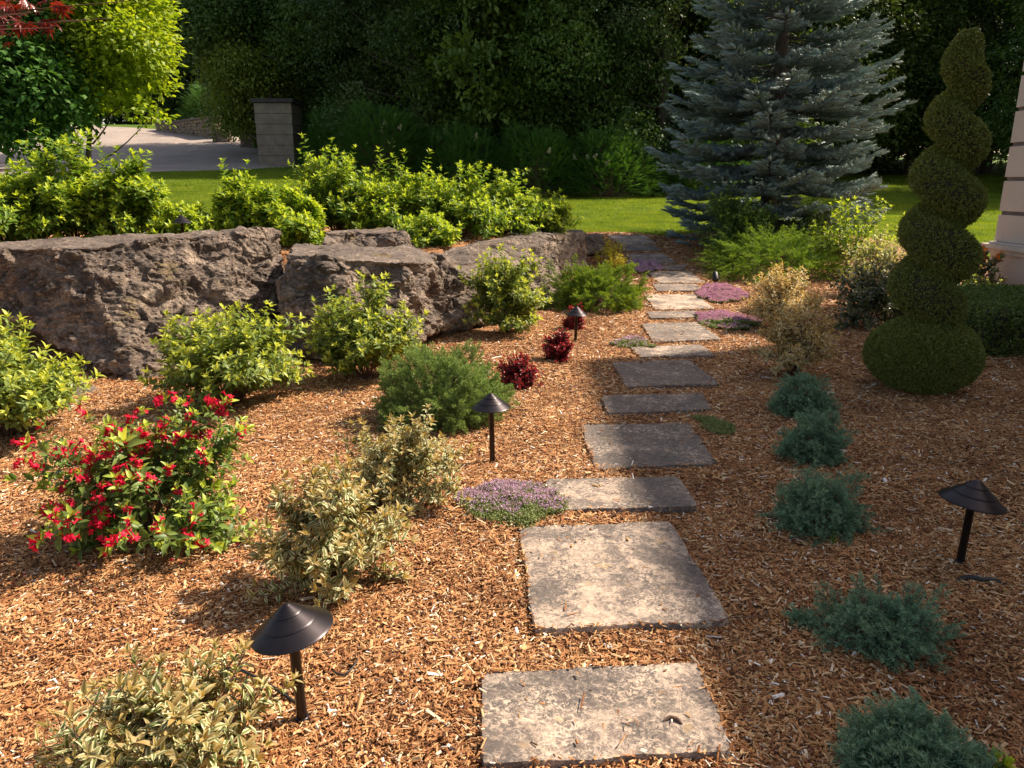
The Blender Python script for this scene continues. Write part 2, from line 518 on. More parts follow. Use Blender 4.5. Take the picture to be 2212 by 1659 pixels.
M_spirea = leaf_mat('golden_spirea', (.45, .44, .02), (.72, .64, .05), tip=(.78, .66, .08), transl=.4)
M_thyme = leaf_mat('thyme_leaf', (.13, .18, .06), (.27, .30, .10), transl=.2)
M_thymef = leaf_mat('thyme_flower', (.42, .25, .46), (.66, .46, .68), transl=.25)
M_thymeb = leaf_mat('bright_thyme_flower', (.42, .19, .44), (.68, .40, .64), transl=.25)
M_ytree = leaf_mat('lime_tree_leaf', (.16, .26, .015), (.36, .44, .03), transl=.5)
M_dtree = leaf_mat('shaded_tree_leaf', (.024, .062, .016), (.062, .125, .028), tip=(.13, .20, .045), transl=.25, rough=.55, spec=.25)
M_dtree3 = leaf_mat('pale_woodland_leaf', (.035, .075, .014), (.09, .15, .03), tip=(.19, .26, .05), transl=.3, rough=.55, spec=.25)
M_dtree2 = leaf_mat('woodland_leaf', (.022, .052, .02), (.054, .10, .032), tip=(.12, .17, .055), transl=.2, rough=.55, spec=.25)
M_sorb = leaf_mat('fern_leaf', (.04, .115, .022), (.10, .21, .04), transl=.3, rough=.6, spec=.2)
M_panicle = leaf_mat('cream_panicle', (.5, .45, .28), (.65, .6, .4), transl=.2)
M_tcol = leaf_mat('layered_tree_leaf', (.12, .19, .03), (.26, .32, .06), transl=.35)
M_lamp = simple_mat('bronze_metal', (.034, .028, .031), .36, .75, .15, 30)
M_black = simple_mat('black_plastic', (.012, .012, .012), .5)
M_paint = simple_mat('cream_render', (.55, .45, .40), .8, 0, .06, 3, .3, 120)
M_groove = simple_mat('groove_shadow_render', (.16, .125, .12), .9)
M_wallstone = simple_mat('pillar_concrete', (.22, .175, .135), .9, 0, .25, 3, .6, 25)
M_drystone = simple_mat('low_wall_stone', (.17, .13, .095), .9, 0, .35, 5, 1, 12)
M_roof = simple_mat('roof_shingle', (.1, .09, .085), .9)
M_glassd = simple_mat('window_glass', (.02, .025, .03), .1)

# ------------------------------------------------------------------ ground sheets
BED = [(-9, -4), (10.5, -4), (10.5, 12), (9.2, 13.5), (8.2, 15.2), (7.2, 17), (5.4, 17.7)]
BED += [tuple(gp(u, v)[:2]) for u, v in ((1450, 511), (1400, 507), (1355, 503), (1310, 502))]
BED += [(1.9, 16.9), (1.1, 16.5), (.2, 14.9), (-.6, 13.0), (-2.3, 11.9), (-4.5, 11.3), (-9, 11)]
DRIVE = [(-70, 14), (-30, 22.5), (-16.5, 28.6), (-12.2, 30.2), (-9, 33), (-8, 39), (-15, 47), (-24, 55), (-36, 61), (-70, 66)]

def densify(poly, step):
    o = []
    for a, b in zip(poly, poly[1:] + poly[:1]):
        n = max(1, int(math.dist(a, b) / step))
        for i in range(n):
            t = i / n
            o.append((a[0] + (b[0] - a[0]) * t, a[1] + (b[1] - a[1]) * t))
    return o

def chaikin(poly, it=2):
    for _ in range(it):
        q = []
        for a, b in zip(poly, poly[1:] + poly[:1]):
            q += [(a[0] * .75 + b[0] * .25, a[1] * .75 + b[1] * .25), (a[0] * .25 + b[0] * .75, a[1] * .25 + b[1] * .75)]
        poly = q
    return poly

def inside(poly, P):
    P = np.asarray(P); x, y = P[:, 0], P[:, 1]
    r = np.zeros(len(P), bool)
    pl = np.asarray(poly)
    for a, b in zip(pl, np.roll(pl, -1, 0)):
        c = (a[1] > y) != (b[1] > y)
        with np.errstate(divide='ignore', invalid='ignore'):
            xi = (b[0] - a[0]) * (y - a[1]) / (b[1] - a[1]) + a[0]
        r ^= c & (x < xi)
    return r

BEDP = chaikin(BED, 2); DRIVEP = chaikin(DRIVE, 2)

def ground_sheets():
    pts, edges = [], []
    def loop(pl):
        k = len(pts); pts.extend(pl); n = len(pl)
        edges.extend([(k + i, k + (i + 1) % n) for i in range(n)])
    loop(densify(BEDP, .4)); loop(densify(DRIVEP, 1.0))
    loop(densify([(-75, -12), (60, -12), (60, 90), (-75, 90)], 5))
    r = rs(1)
    def grid(x0, x1, y0, y1, s):
        X, Y = np.meshgrid(np.arange(x0, x1, s), np.arange(y0, y1, s))
        p = np.stack([X.ravel(), Y.ravel()], 1) + r.uniform(-.12, .12, (X.size, 2)) * s
        return p
    g1 = grid(-9, 10, 0, 20, .3)
    g2 = grid(-74, 60, -11, 89, 1.6)
    m = (g2[:, 0] > -9.2) & (g2[:, 0] < 10.2) & (g2[:, 1] > -.2) & (g2[:, 1] < 20.2)
    # extra rows along the boulder line
    ex = []
    for a, b in zip(LINE[:-1], LINE[1:]):
        n = int(np.linalg.norm(b - a) / .2); d = (b - a) / np.linalg.norm(b - a); nn = np.array([-d[1], d[0]])
        for i in range(n):
            for o in (-.15, 0, .1, .3): ex.append(a + (b - a) * i / n + nn * o)
    allp = pts + [tuple(p) for p in g1] + [tuple(p) for p in g2[~m]] + [tuple(p) for p in ex]
    res = delaunay_2d_cdt([Vector(p) for p in allp], edges, [], 0, 1e-4)
    V2 = np.array([tuple(v) for v in res[0]]); F = np.array([f for f in res[2] if len(f) == 3])
    z = terrain(V2[:, 0], V2[:, 1])
    V = np.column_stack([V2, z])
    c = V2[F].mean(1)
    ib = inside(BEDP, c); idr = inside(DRIVEP, c) & ~ib
    for nm, sel, mt in (('mulch_bed', ib, M_mulch), ('driveway', idr, M_gravel), ('lawn', ~ib & ~idr, M_lawn)):
        f = F[sel]
        us, inv = np.unique(f.ravel(), return_inverse=True)
        o = new_obj(nm, mesh_np(nm, V[us], inv.reshape(-1, 3), mt, smooth_=True))
        tag(o, None, None, kind='structure')
    # open ground out to the horizon
    X, Y = np.meshgrid(np.linspace(-420, 420, 43), np.linspace(-300, 500, 41))
    Z = terrain(X, Y) - .25
    v = np.stack([X, Y, Z], -1).reshape(-1, 3)
    i = (np.arange(40)[:, None] * 43 + np.arange(42)[None]).ravel()
    f = np.stack([i, i + 1, i + 44, i + 43], 1)
    cx = v[f].mean(1)
    f = f[~((cx[:, 0] > -70) & (cx[:, 0] < 55) & (cx[:, 1] > -12) & (cx[:, 1] < 85))]
    tag(new_obj('ground', mesh_np('ground', v, f, M_soil)), None, None, kind='structure')

ground_sheets()

# ------------------------------------------------------------------ stepping stones
STONES = [[(1038, 1470), (1507, 1446), (1583, 1643), (1037, 1672)], [(1120, 1153), (1447, 1140), (1578, 1360), (1153, 1378)],
 [(1175, 1043), (1466, 1038), (1508, 1104), (1190, 1112)], [(1253, 922), (1487, 918), (1553, 1005), (1286, 1018)],
 [(1297, 866), (1518, 860), (1538, 893), (1313, 902)], [(1320, 792), (1488, 787), (1556, 840), (1352, 847)],
 [(1362, 757), (1515, 751), (1544, 775), (1381, 780)], [(1385, 706), (1505, 703), (1558, 738), (1410, 745)],
 [(1396, 681), (1500, 679), (1520, 693), (1405, 695)], [(1391, 641), (1500, 640), (1545, 670), (1415, 672)],
 [(1408, 617), (1503, 617), (1522, 631), (1420, 632)], [(1397, 590), (1490, 588), (1523, 614), (1425, 615)],
 [(1430, 576), (1485, 575), (1478, 586), (1412, 587)], [(1350, 551), (1430, 549), (1462, 570), (1368, 571)],
 [(1335, 533), (1410, 532), (1432, 543), (1350, 545)], [(1312, 512), (1392, 512), (1418, 530), (1340, 531)]]
STONE_LAB = ['large pale flagstone nearest the camera, with a wood curl lying on it',
 'largest square flagstone in the path, sunlit with its right edge in shade',
 'low wide flagstone touching the pale purple thyme mat',
 'large dark grey flagstone straight after the low one by the purple thyme',
 'narrow dark grey strip flagstone in the shade between two deep ones',
 'deep grey flagstone lying along the edge of the house shadow',
 'narrow sunlit strip flagstone with a pale left end, below the green thyme clump',
 'grey flagstone with a bright white right corner, level with the burgundy shrubs',
 'thin strip flagstone running into the mixed green and purple thyme',
 'bright cream sunlit flagstone below the vivid purple thyme',
 'thin dark strip flagstone that runs under the vivid purple thyme',
 'tan shaded flagstone level with the small black spotlight',
 'thin half hidden strip flagstone right of the dusky purple thyme',
 'third last flagstone before the lawn, tan with rounded far corner',
 'thin grey strip flagstone, second from the lawn',
 'last flagstone of the path, dappled, touching the lawn edge']
stone_polys = []
STAIN_K = [.32, .28, .50, .78, .85, .66, .40, .52, .50, .06, .75, .38, .7, .40, .75, .12]

def build_stone(i, px):
    r = rs(100 + i)
    q = [gp(u, v) if i > 8 else gp(u, v, True) for u, v in px]
    c = np.mean(q, 0)
    z0 = T1(c[0], c[1]) + .030
    pl = []
    for a, b in zip(q, q[1:] + q[:1]):
        n = max(4, int(np.linalg.norm(b - a) / .045))
        per = np.array([-(b - a)[1], (b - a)[0]]) / np.linalg.norm((b - a)[:2])
        k = np.arange(n) / n
        w = (vnoise(np.column_stack([k * 7 + i * 3.1 + a[0] * 5, k * 0, k * 0 + a[1]]), i) * .010 + r.normal(0, .0022, n)) * np.sin(np.pi * k) ** .3
        for t, d in zip(k, w):
            p = a[:2] + (b - a)[:2] * t + per * d
            pl.append(p)
    pl = np.array(pl) - c[:2]
    # soften corners
    pl = .7 * pl + .15 * (np.roll(pl, 1, 0) + np.roll(pl, -1, 0))
    stone_polys.append(pl + c[:2])
    zs = terrain(pl[:, 0] + c[0], pl[:, 1] + c[1])
    A = np.column_stack([pl * .992, np.full(len(pl), .0)]); B = np.column_stack([pl, np.full(len(pl), -.007)]); D = np.column_stack([pl * 1.002 + r.normal(0, .0015, pl.shape), np.full(len(pl), -.075)])
    slope = (T1(c[0], c[1] + .4) - T1(c[0], c[1] - .4)) / .8
    for X in (A, B, D):
        X[:, 2] += X[:, 1] * slope
    n = len(pl)
    # inner points for a gently uneven top
    gx, gy = np.meshgrid(np.arange(-1.2, 1.2, .06), np.arange(-1.6, 1.6, .06)); g = np.stack([gx.ravel(), gy.ravel()], 1)
    g = g[inside(pl * .95, g)]
    pts = [Vector(p[:2]) for p in A] + [Vector(p) for p in g]
    res = delaunay_2d_cdt(pts, [(k, (k + 1) % n) for k in range(n)], [], 1, 1e-5)
    V2 = np.array([tuple(v) for v in res[0]]); F = np.array([f for f in res[2] if len(f) == 3])
    zt = V2[:, 1] * slope + fbm(np.column_stack([V2 * 5, np.full(len(V2), i * 3.3)]), 3, i) * .006
    top = np.column_stack([V2, zt]); top[:n, 2] = A[:, 2]
    acc = Acc(); acc.add(top, F)
    k = np.arange(n); k2 = (k + 1) % n
    side = np.concatenate([A, B, D])
    acc.add(side, np.concatenate([np.stack([n + k, n + k2, k2, k], 1), np.stack([2 * n + k, 2 * n + k2, n + k2, n + k], 1)]))
    o = acc.build('flagstone', M_slab, smooth_=True, loc=(c[0], c[1], z0))
    o.color = (STAIN_K[i], 0, 0, 1)          # how dark stained this stone is
    tag(o, STONE_LAB[i], 'flagstone', 'flagstones of the garden path')

for i, px in enumerate(STONES):
    build_stone(i, px)

# ------------------------------------------------------------------ boulders
def remeshed(pts, voxel):
    import bmesh
    bm = bmesh.new()
    for p in pts: bm.verts.new(p)
    bmesh.ops.convex_hull(bm, input=bm.verts[:])
    for v in [v for v in bm.verts if not v.link_faces]: bm.verts.remove(v)
    me = bpy.data.meshes.new('tmp'); bm.to_mesh(me); bm.free()
    o = bpy.data.objects.new('tmp', me); COL.objects.link(o)
    md = o.modifiers.new('r', 'REMESH'); md.mode = 'VOXEL'; md.voxel_size = voxel
    dg = bpy.context.evaluated_depsgraph_get(); dg.update()
    e = bpy.data.meshes.new_from_object(o.evaluated_get(dg))
    bpy.data.objects.remove(o); bpy.data.meshes.remove(me)
    return e

def proj(P):
    X = P[:, 0]; Y = P[:, 1]; Z = P[:, 2] - CAM_H
    dep = Y * math.cos(PITCH) - Z * math.sin(PITCH); up = Z * math.cos(PITCH) + Y * math.sin(PITCH)
    return PCX + PF * X / dep, PCY - PF * up / dep, dep

def boulder(pts, label, seed, voxel=.03, amp=1.0, holes=()):
    pts = np.array(pts, float)
    c = pts.mean(0); c[2] = pts[:, 2].min()
    me = remeshed(pts - c, voxel)
    n = len(me.vertices)
    V = np.empty(n * 3); me.vertices.foreach_get('co', V); V = V.reshape(-1, 3)
    # smooth the hull a little, then break it up
    Nn = np.empty(n * 3); me.vertices.foreach_get('normal', Nn); Nn = Nn.reshape(-1, 3)
    rot = np.array(Matrix.Rotation(R(9), 3, 'X') @ Matrix.Rotation(R(-7), 3, 'Y'))
    q = (V + seed * 7.7) @ rot.T
    wq = q + .12 * np.stack([fbm(q * 2.2, 3, 1), fbm(q * 2.2, 3, 2), fbm(q * 2.2, 3, 3)], 1)
    d = fbm(q * 1.1, 3, seed) * .09
    b, s2, cid = voro(wq * np.array([1.7, 1.7, 2.4]), seed)
    d += (cid - .5) * .15 * np.clip((s2 - b) * 6, 0, 1)
    b, s2, cid = voro(wq * np.array([4.5, 4.5, 6.5]), seed + 3)
    d += (cid - .5) * .062 * np.clip((s2 - b) * 9, 0, 1) - .02 * np.exp(-((s2 - b) / .05) ** 2)
    b, s2, cid = voro(wq * np.array([11, 11, 17]), seed + 5)
    d += (cid - .5) * .030 * np.clip((s2 - b) * 9, 0, 1)
    b, s2, cid = voro(wq * np.array([26, 26, 38]), seed + 6)
    d += (cid - .5) * .014
    d += fbm(q * np.array([7, 7, 11]), 4, seed + 4) * .028 + fbm(q * 26, 3, seed + 8) * .014
    pit = fbm(q * 3.1, 3, seed + 12); d -= .05 * smooth(.25, .55, pit)
    up = np.clip(Nn[:, 2], 0, 1)
    d *= amp * (1 - .68 * smooth(.6, 1.0, up))
    for (hu, hv, hr) in holes:
        pu, pv, dep = proj(V + c); near = np.hypot(pu - hu, pv - hv) < 9
        k = np.where(near)[0]; k = k[np.argmin(dep[k])]
        dd = np.linalg.norm((V - V[k]) * np.array([1, 1, 1.5]), axis=1)
        d -= 1.5 * hr * np.exp(-(dd / hr) ** 2.6)
    V = V + Nn * d[:, None]
    me.vertices.foreach_set('co', V.astype(np.float32).ravel()); me.update()
    me.materials.clear(); me.materials.append(M_rock)
    o = new_obj('boulder', me, None, tuple(c))
    tag(o, label, 'boulder', 'boulders holding back the raised bed')
    return o

def pt(u, v, y):      # a point of a rock: pixel plus its distance
    return tuple(at(u, v, y))

boulder([(-5.6, 7.25, .99), (-4.9, 6.95, 1.03), (-3.85, 6.72, 1.06), (-3.1, 7.3, 1.12), (-2.62, 7.9, 1.15), (-2.55, 8.25, 1.14), (-3.0, 8.6, 1.10), (-3.9, 8.3, 1.06), (-5.6, 8.5, .97),
         (-4.5, 6.65, .62), (-3.85, 6.4, .3), (-3.1, 6.0, -.06), (-2.8, 6.3, -.08), (-2.42, 7.55, .0), (-2.35, 7.75, .55), (-2.4, 8.1, .6),
         (-2.6, 8.6, 0), (-3.7, 8.4, -.05), (-5.6, 7.1, .72), (-5.0, 8.2, .2), (-3.9, 6.9, .1)],
        'biggest brown boulder with overhanging left end, at the left edge behind the shrubs', 1, .018)
boulder([pt(616, 548, 7.3), pt(700, 558, 6.95), pt(880, 562, 7.15), pt(938, 568, 7.6), pt(640, 530, 8.2), pt(870, 530, 8.6), pt(930, 545, 8.8),
         pt(618, 660, 6.95), pt(628, 770, 6.75), pt(700, 790, 6.5), pt(820, 785, 6.6), pt(915, 735, 7.2), pt(975, 700, 7.9), pt(965, 610, 7.8), pt(760, 680, 6.7), pt(880, 680, 6.85), (-2.1, 8.9, 0), (-.9, 9.0, 0)],
        'squarish boulder with three dark pits along its upper edge, second from the left', 2, .017, .9,
        holes=[(800, 592, .06), (838, 588, .065), (915, 582, .08)])
boulder([pt(700, 500, 8.9), pt(870, 500, 9.2), pt(882, 540, 9.1), pt(722, 500, 9.6), pt(862, 495, 9.8), pt(690, 560, 8.6), pt(885, 575, 8.9), (-2.1, 9.5, .4), (-1.2, 9.8, .4)],
        'low rough boulder sitting behind and above the squarish pitted boulder', 3, .022, .9)
boulder([pt(938, 550, 8.5), pt(1060, 522, 9.7), pt(1195, 505, 11.4), pt(940, 620, 8.2), pt(960, 712, 7.95), pt(1080, 700, 8.6), pt(1195, 655, 9.9), pt(1205, 560, 10.8), pt(1050, 610, 8.5),
         pt(1000, 528, 10.4), pt(1140, 500, 12.6), (-.6, 9.9, .1), (.7, 12.4, .1)],
        'long dark boulder behind the rounded lime green shrub, third from the left', 4, .02, .95)
boulder([pt(1175, 505, 12.0), pt(1262, 503, 12.7), pt(1200, 495, 13.6), pt(1262, 497, 14.0), pt(1264, 580, 12.4), pt(1190, 600, 11.6), (1.3, 14.0, .1), (.7, 13.0, .1)],
        'dark blocky boulder at the far end of the long one, above the bright juniper', 5, .035, .7)
boulder([pt(1168, 600, 10.4), pt(1205, 600, 10.6), pt(1222, 655, 9.9), pt(1165, 665, 9.7), pt(1180, 590, 10.9), (.6, 10.9, 0), (1.0, 10.6, 0)],
        'small pale boulder half hidden left of the bright juniper', 6, .03, .5)
boulder([pt(1264, 508, 14.2), pt(1300, 510, 14.6), pt(1302, 545, 14.3), pt(1266, 552, 14.0), pt(1266, 503, 15.0), pt(1300, 505, 15.4), (1.8, 15.3, .2), (1.5, 15.0, .2)],
        'small dark boulder beside the last flagstones, right end of the row', 7, .04, .4)
boulder([pt(75, 825, 5.7), pt(115, 800, 5.9), pt(60, 870, 5.35), pt(112, 862, 5.45), pt(40, 830, 6.1), pt(118, 840, 5.9), (-3.6, 6.0, -.05), (-3.1, 5.7, -.05)],
        'small pale grey stone propped under the biggest boulder', 8, .025, .4)

# ------------------------------------------------------------------ wood chips and lawn grass
def chips():
    r = rs(7)
    acc = Acc()
    tv = np.array([[-.5, 0, 0], [.5, 0, 0], [-.42, 1, 0], [.5, .94, 0], [-.1, .03, .55], [.1, .98, .5]], float)
    tv[:, 1] -= .5
    tf = np.array([[0, 4, 2], [4, 5, 2], [4, 1, 3], [4, 3, 5], [0, 1, 4], [2, 5, 3]])
    for y0, y1, dens, s in ((1.2, 3.2, 19000, .92), (3.2, 6.0, 11500, 1.08), (6.0, 9.5, 5600, 1.4), (9.5, 18, 1700, 2.0)):
        xw = 0.76 * y1 + 2.0
        n = int(dens * (y1 - y0) * 2 * xw)
        P = np.column_stack([r.uniform(-xw, xw, n), r.uniform(y0, y1, n)])
        z = None
        m = inside(BEDP, P) & (np.abs(P[:, 0]) < .76 * P[:, 1] + 2.0) & (P[:, 0] < 6.95)
        P = P[m]
        for k, pl in enumerate(stone_polys):
            c = pl.mean(0); q = (P - c) / 0.985 + c
            near = (np.abs(P - c) < 1.1).all(1)
            ins = np.zeros(len(P), bool); ins[near] = inside(pl, q[near])
            P = P[~ins | (r.rand(len(P)) < .009)]
        onst = np.zeros(len(P), bool)
        for pl in stone_polys: onst |= inside(pl * 1.0, P)
        sd = line_sd(P[:, 0], P[:, 1])
        keep = (sd < .05) | (sd > .3)
        P = P[keep]; onst = onst[keep]
        n = len(P)
        z = terrain(P[:, 0], P[:, 1]) + r.uniform(.0, .020, n) * (1 + .6 * vnoise(np.column_stack([P * 3, P[:, 0] * 0]), 3))
        z = np.where(onst, z + .022, z)
        kind = r.rand(n); L = np.clip(r.lognormal(math.log(.021), .5, n), .006, .06) * s
        L = np.where(kind > .975, L * 1.9, L)
        Wd = np.clip(r.lognormal(math.log(.0056), .45, n), .002, .016) * s * np.where(kind > .975, 1.5, 1)
        Wd = np.minimum(Wd, L * .5)
        ya = r.uniform(0, 2 * math.pi, n)
        d = np.column_stack([np.cos(ya), np.sin(ya), r.normal(0, .22, n)])
        nn = np.column_stack([r.normal(0, .3, n), r.normal(0, .3, n), np.ones(n)])
        V, F, U, T = scatter(tv, tf, np.column_stack([P, z]), basis(d, nn), np.column_stack([Wd, L, Wd * r.uniform(.3, .8, n)]))
        acc.add(V, F)
    o = acc.build('wood_chips', M_chip)
    tag(o, None, None, kind='stuff')
    o['label'] = 'orange brown shredded wood mulch covering the garden bed'

chips()

def grass():
    r = rs(8)
    acc = Acc()
    tv = np.array([[-.5, 0, 0], [.5, 0, 0], [0, 1, .15]], float); tf = np.array([[0, 1, 2]])
    for y0, y1, dens, s in ((11, 20, 3200, 1.0), (20, 30, 1300, 1.6), (30, 42, 420, 2.4)):
        xw = .76 * y1
        n = int(dens * (y1 - y0) * 2 * xw)
        P = np.column_stack([r.uniform(-xw, xw, n), r.uniform(y0, y1, n)])
        m = ~inside(BEDP, P) & ~inside(DRIVEP, P) & (np.abs(P[:, 0]) < .72 * P[:, 1])
        # not where the shrubs or the house hide it anyway
        u, v, _ = proj(np.column_stack([P, terrain(P[:, 0], P[:, 1])]))
        m &= (u > 300) & (u < 2215) & (v < 620)
        P = P[m]; n = len(P)
        z = terrain(P[:, 0], P[:, 1]) - .003
        d = np.column_stack([r.normal(0, .45, n), r.normal(0, .45, n), np.ones(n)])
        fl = rnd_dirs(r, n); fl[:, 2] *= .1
        H = r.uniform(.025, .055, n) * s ** .6
        V, F, _, _ = scatter(tv, tf, np.column_stack([P, z]), basis(d, fl), np.column_stack([np.full(n, .007 * s), H, H]))
        acc.add(V, F)
    # the ragged lawn edge along the bed
    pl = densify(BEDP, .012); P = np.array(pl); P = P[(P[:, 1] > 11.2) & (P[:, 0] > -6)]
    P = P.repeat(3, 0) + r.normal(0, .03, (len(P) * 3, 2)); n = len(P)
    z = terrain(P[:, 0], P[:, 1])
    d = np.column_stack([r.normal(0, .5, n), r.normal(0, .5, n), np.ones(n)]); fl = rnd_dirs(r, n); fl[:, 2] *= .1
    V, F, _, _ = scatter(tv, tf, np.column_stack([P, z]), basis(d, fl), np.column_stack([np.full(n, .009), r.uniform(.04, .10, n), np.full(n, .06)]))
    acc.add(V, F)
    o = acc.build('grass', M_grass)
    tag(o, None, None, kind='stuff')
    o['label'] = 'short mown green lawn grass beyond the garden bed'

grass()
# ------------------------------------------------------------------ leaves and plant builders
def leaf_t(w=.45, fold=.10, arch=.14, rows=((.3, .92), (.66, .72))):
    V = [(0, 0, 0)]; U = [(.5, 0)]
    for t, k in rows:
        z = -arch * t * t
        V += [(-w / 2 * k, t, z + fold * k), (0, t, z), (w / 2 * k, t, z + fold * k)]
        U += [(0, t), (.5, t), (1, t)]
    V.append((0, 1, -arch * 1.25)); U.append((.5, 1.0))
    n = len(V)
    F = [(0, 1, 2), (0, 2, 3)]
    for i in range(len(rows) - 1):
        a = 1 + 3 * i
        F += [(a, a + 3, a + 4), (a, a + 4, a + 1), (a + 1, a + 4, a + 5), (a + 1, a + 5, a + 2)]
    a = 1 + 3 * (len(rows) - 1)
    F += [(a, n - 1, a + 1), (a + 1, n - 1, a + 2)]
    # normals up: flip winding
    return np.array(V, float), np.array(F)[:, ::-1].copy(), np.array(U, float)

LEAF = leaf_t(.46); NARROW = leaf_t(.32, .08, .22); ROUND = leaf_t(.62, .06, .10); SMALL = (np.array([[0, 0, 0], [-.3, .45, .06], [.3, .45, .06], [0, 1, -.08]], float),
        np.array([[0, 2, 1], [1, 2, 3]]), np.array([[.5, 0], [0, .5], [1, .5], [.5, 1]], float))

def grow(r, W, H, D, nmain, nside, low=.1, up=.35, f0=.72):
    """stems of a rounded shrub: list of (points, is_side)"""
    out = []
    for i in range(nmain):
        az = 2 * math.pi * (i * .618 + r.uniform(-.06, .06)); zz = low + (1 - low) * r.uniform(0, 1) ** .8
        rr = math.sqrt(max(0, 1 - zz * zz)) * (1.0 if zz > .3 else (.8 + .6 * zz)); f = r.uniform(f0, 1.06)
        tg = np.array([math.cos(az) * rr * W / 2, math.sin(az) * rr * D / 2, H * zz]) * f
        b = np.array([math.cos(az), math.sin(az), 0]) * r.uniform(0, .05) * W
        c = np.array([tg[0] * .38, tg[1] * .38, tg[2] * .62 + up * H * .25])
        p = bez(b, c, tg, 9); out.append((p, False))
        for j in range(nside):
            t = r.uniform(.3, .97); k = t * 8; a = int(k); q = p[a] + (p[min(8, a + 1)] - p[a]) * (k - a)
            d = unit(unit(q * np.array([1, 1, .6])) * .9 + rnd_dirs(r, 1)[0] * .9 + np.array([0, 0, up]))
            L = r.uniform(.10, .22) * W
            e = q + d * L
            e[2] = max(e[2], .03)
            m = q + d * L * .5 + np.array([0, 0, -.1 * L])
            out.append((bez(q, m, e, 5), True))
    return out

def clothe(r, acc, stems, leaf, L, gap, tmpl_tip=None, t0=.35, spread=.9, rosette=5, lift=.15, tipk=1.0, shrink=.55, tipbias=.6, hang=0.0):
    """leaf pairs along the stems plus a rosette of young leaves at each end"""
    P = []; D = []; Nn = []; Sz = []; Ti = []
    for p, side in stems:
        seg = np.linalg.norm(np.diff(p, axis=0), axis=1); s = np.concatenate([[0], np.cumsum(seg)]); tot = s[-1]
        k = max(2, int(tot * (1 if side else 1 - t0) / gap))
        ph = r.uniform(0, 6.28)
        for i in range(k):
            t = (i + .5) / k
            dd = tot * (t if side else t0 + (1 - t0) * t)
            q = np.array([np.interp(dd, s, p[:, a]) for a in range(3)])
            j = min(len(p) - 2, int(np.searchsorted(s, dd) - 1)); j = max(0, j)
            tg = unit(p[j + 1] - p[j]); ref = np.array([.3, .2, 1.0])
            x = unit(np.cross(tg, ref)); y = np.cross(tg, x)
            a = ph + i * 1.571
            for sg in (1, -1):
                o = (x * math.cos(a) + y * math.sin(a)) * sg
                d = tg * .45 + o * spread + np.array([0, 0, lift - hang]) + r.normal(0, .22, 3)
                P.append(q); D.append(d); Nn.append(tg + np.array([0, 0, .9]) + r.normal(0, .25, 3))
                Sz.append(L * r.uniform(.65, 1.1) * (1 - (1 - shrink) * t ** 3)); Ti.append(max(0, t - .55) * tipbias * r.uniform(0, 1))
        tg = unit(p[-1] - p[-2]); tg = unit(tg + np.array([0, 0, .35])); x = unit(np.cross(tg, np.array([.3, .2, 1.0]))); y = np.cross(tg, x)
        for i in range(rosette):
            a = ph + i * 2.4; o = x * math.cos(a) + y * math.sin(a); w = .25 + .55 * i / max(1, rosette)
            P.append(p[-1]); D.append(tg * (1.15 - w) + o * w + r.normal(0, .1, 3)); Nn.append(-o * .5 + tg + np.array([0, 0, .3]))
            Sz.append(L * r.uniform(.45, .8) * tipk); Ti.append(r.uniform(.35, 1.0))
    P = np.array(P); D = unit(np.array(D)); Nn = np.array(Nn); Sz = np.array(Sz); Ti = np.array(Ti)
    z = P[:, 2] + D[:, 2] * Sz
    D[z < .01, 2] = .1
    tv, tf, tu = leaf
    V, F, U, T = scatter(tv, tf, P + D * .08 * Sz[:, None], basis(D, Nn), np.column_stack([Sz, Sz, Sz * r.uniform(.4, 1.8, len(Sz))]), tu, Ti)
    acc.add(V, F, U, T)

def shrub(name, label, cat, loc, W, H, D, m, seed, leaf=LEAF, L=.06, gap=.035, nmain=16, nside=7, group=None, low=.1, stem_r=.004, part='foliage', f0=.72, **kw):
    r = rs(seed)
    root = thing(name, label, cat, loc, group)
    st = grow(r, W, H, D, nmain, nside, low=low, f0=f0, up=kw.pop('up', .35))
    a = Acc(); clothe(r, a, st, leaf, L, gap, **kw); a.build(part, m, root, True)
    b = Acc()
    for p, side in st:
        tube(b, p, np.linspace(stem_r * (.6 if side else 1.2), stem_r * .35, len(p)), 4, False)
    b.build('branches', M_stem, root, True)
    return root, st, r

def flower_mesh(name, m, seed, n=5, L=.026, w=.55):
    """one cluster of small trumpet flowers with five petals each"""
    r = rs(seed); a = Acc()
    tv, tf, tu = leaf_t(w, .05, .35)
    for i in range(n):
        c = r.normal(0, L * .55, 3); ax = unit(c + np.array([0, 0, L]) + r.normal(0, L * .3, 3))
        x = unit(np.cross(ax, [.3, .5, .8])); y = np.cross(ax, x)
        ang = np.arange(5) * 1.2566 + r.uniform(0, 1)
        D = unit((x[None] * np.cos(ang)[:, None] + y[None] * np.sin(ang)[:, None]) * .8 + ax * .65)
        V, F, U, T = scatter(tv, tf, np.repeat(c[None], 5, 0), basis(D, np.repeat(ax[None], 5, 0)), np.full(5, L * .62), tu, np.zeros(5)); a.add(V, F, U, T)
        p = np.array([c - ax * L * .8, c + ax * L * .1]); tube(a, p, [L * .07, L * .2], 5, False)
    me = mesh_np(name, np.concatenate(a.V), [np.concatenate([f for f in a.F if f.shape[1] == 4]), np.concatenate([f for f in a.F if f.shape[1] == 3])], m, np.concatenate(a.U), np.concatenate(a.T))
    return me

def put_flowers(root, meshes, name, pts, r, sc=(.8, 1.25)):
    for i, p in enumerate(pts):
        o = new_obj(name, meshes[i % len(meshes)], root, tuple(p))
        o.rotation_euler = (r.uniform(-.5, .5), r.uniform(-.5, .5), r.uniform(0, 6.28)); s = r.uniform(*sc); o.scale = (s, s, s)

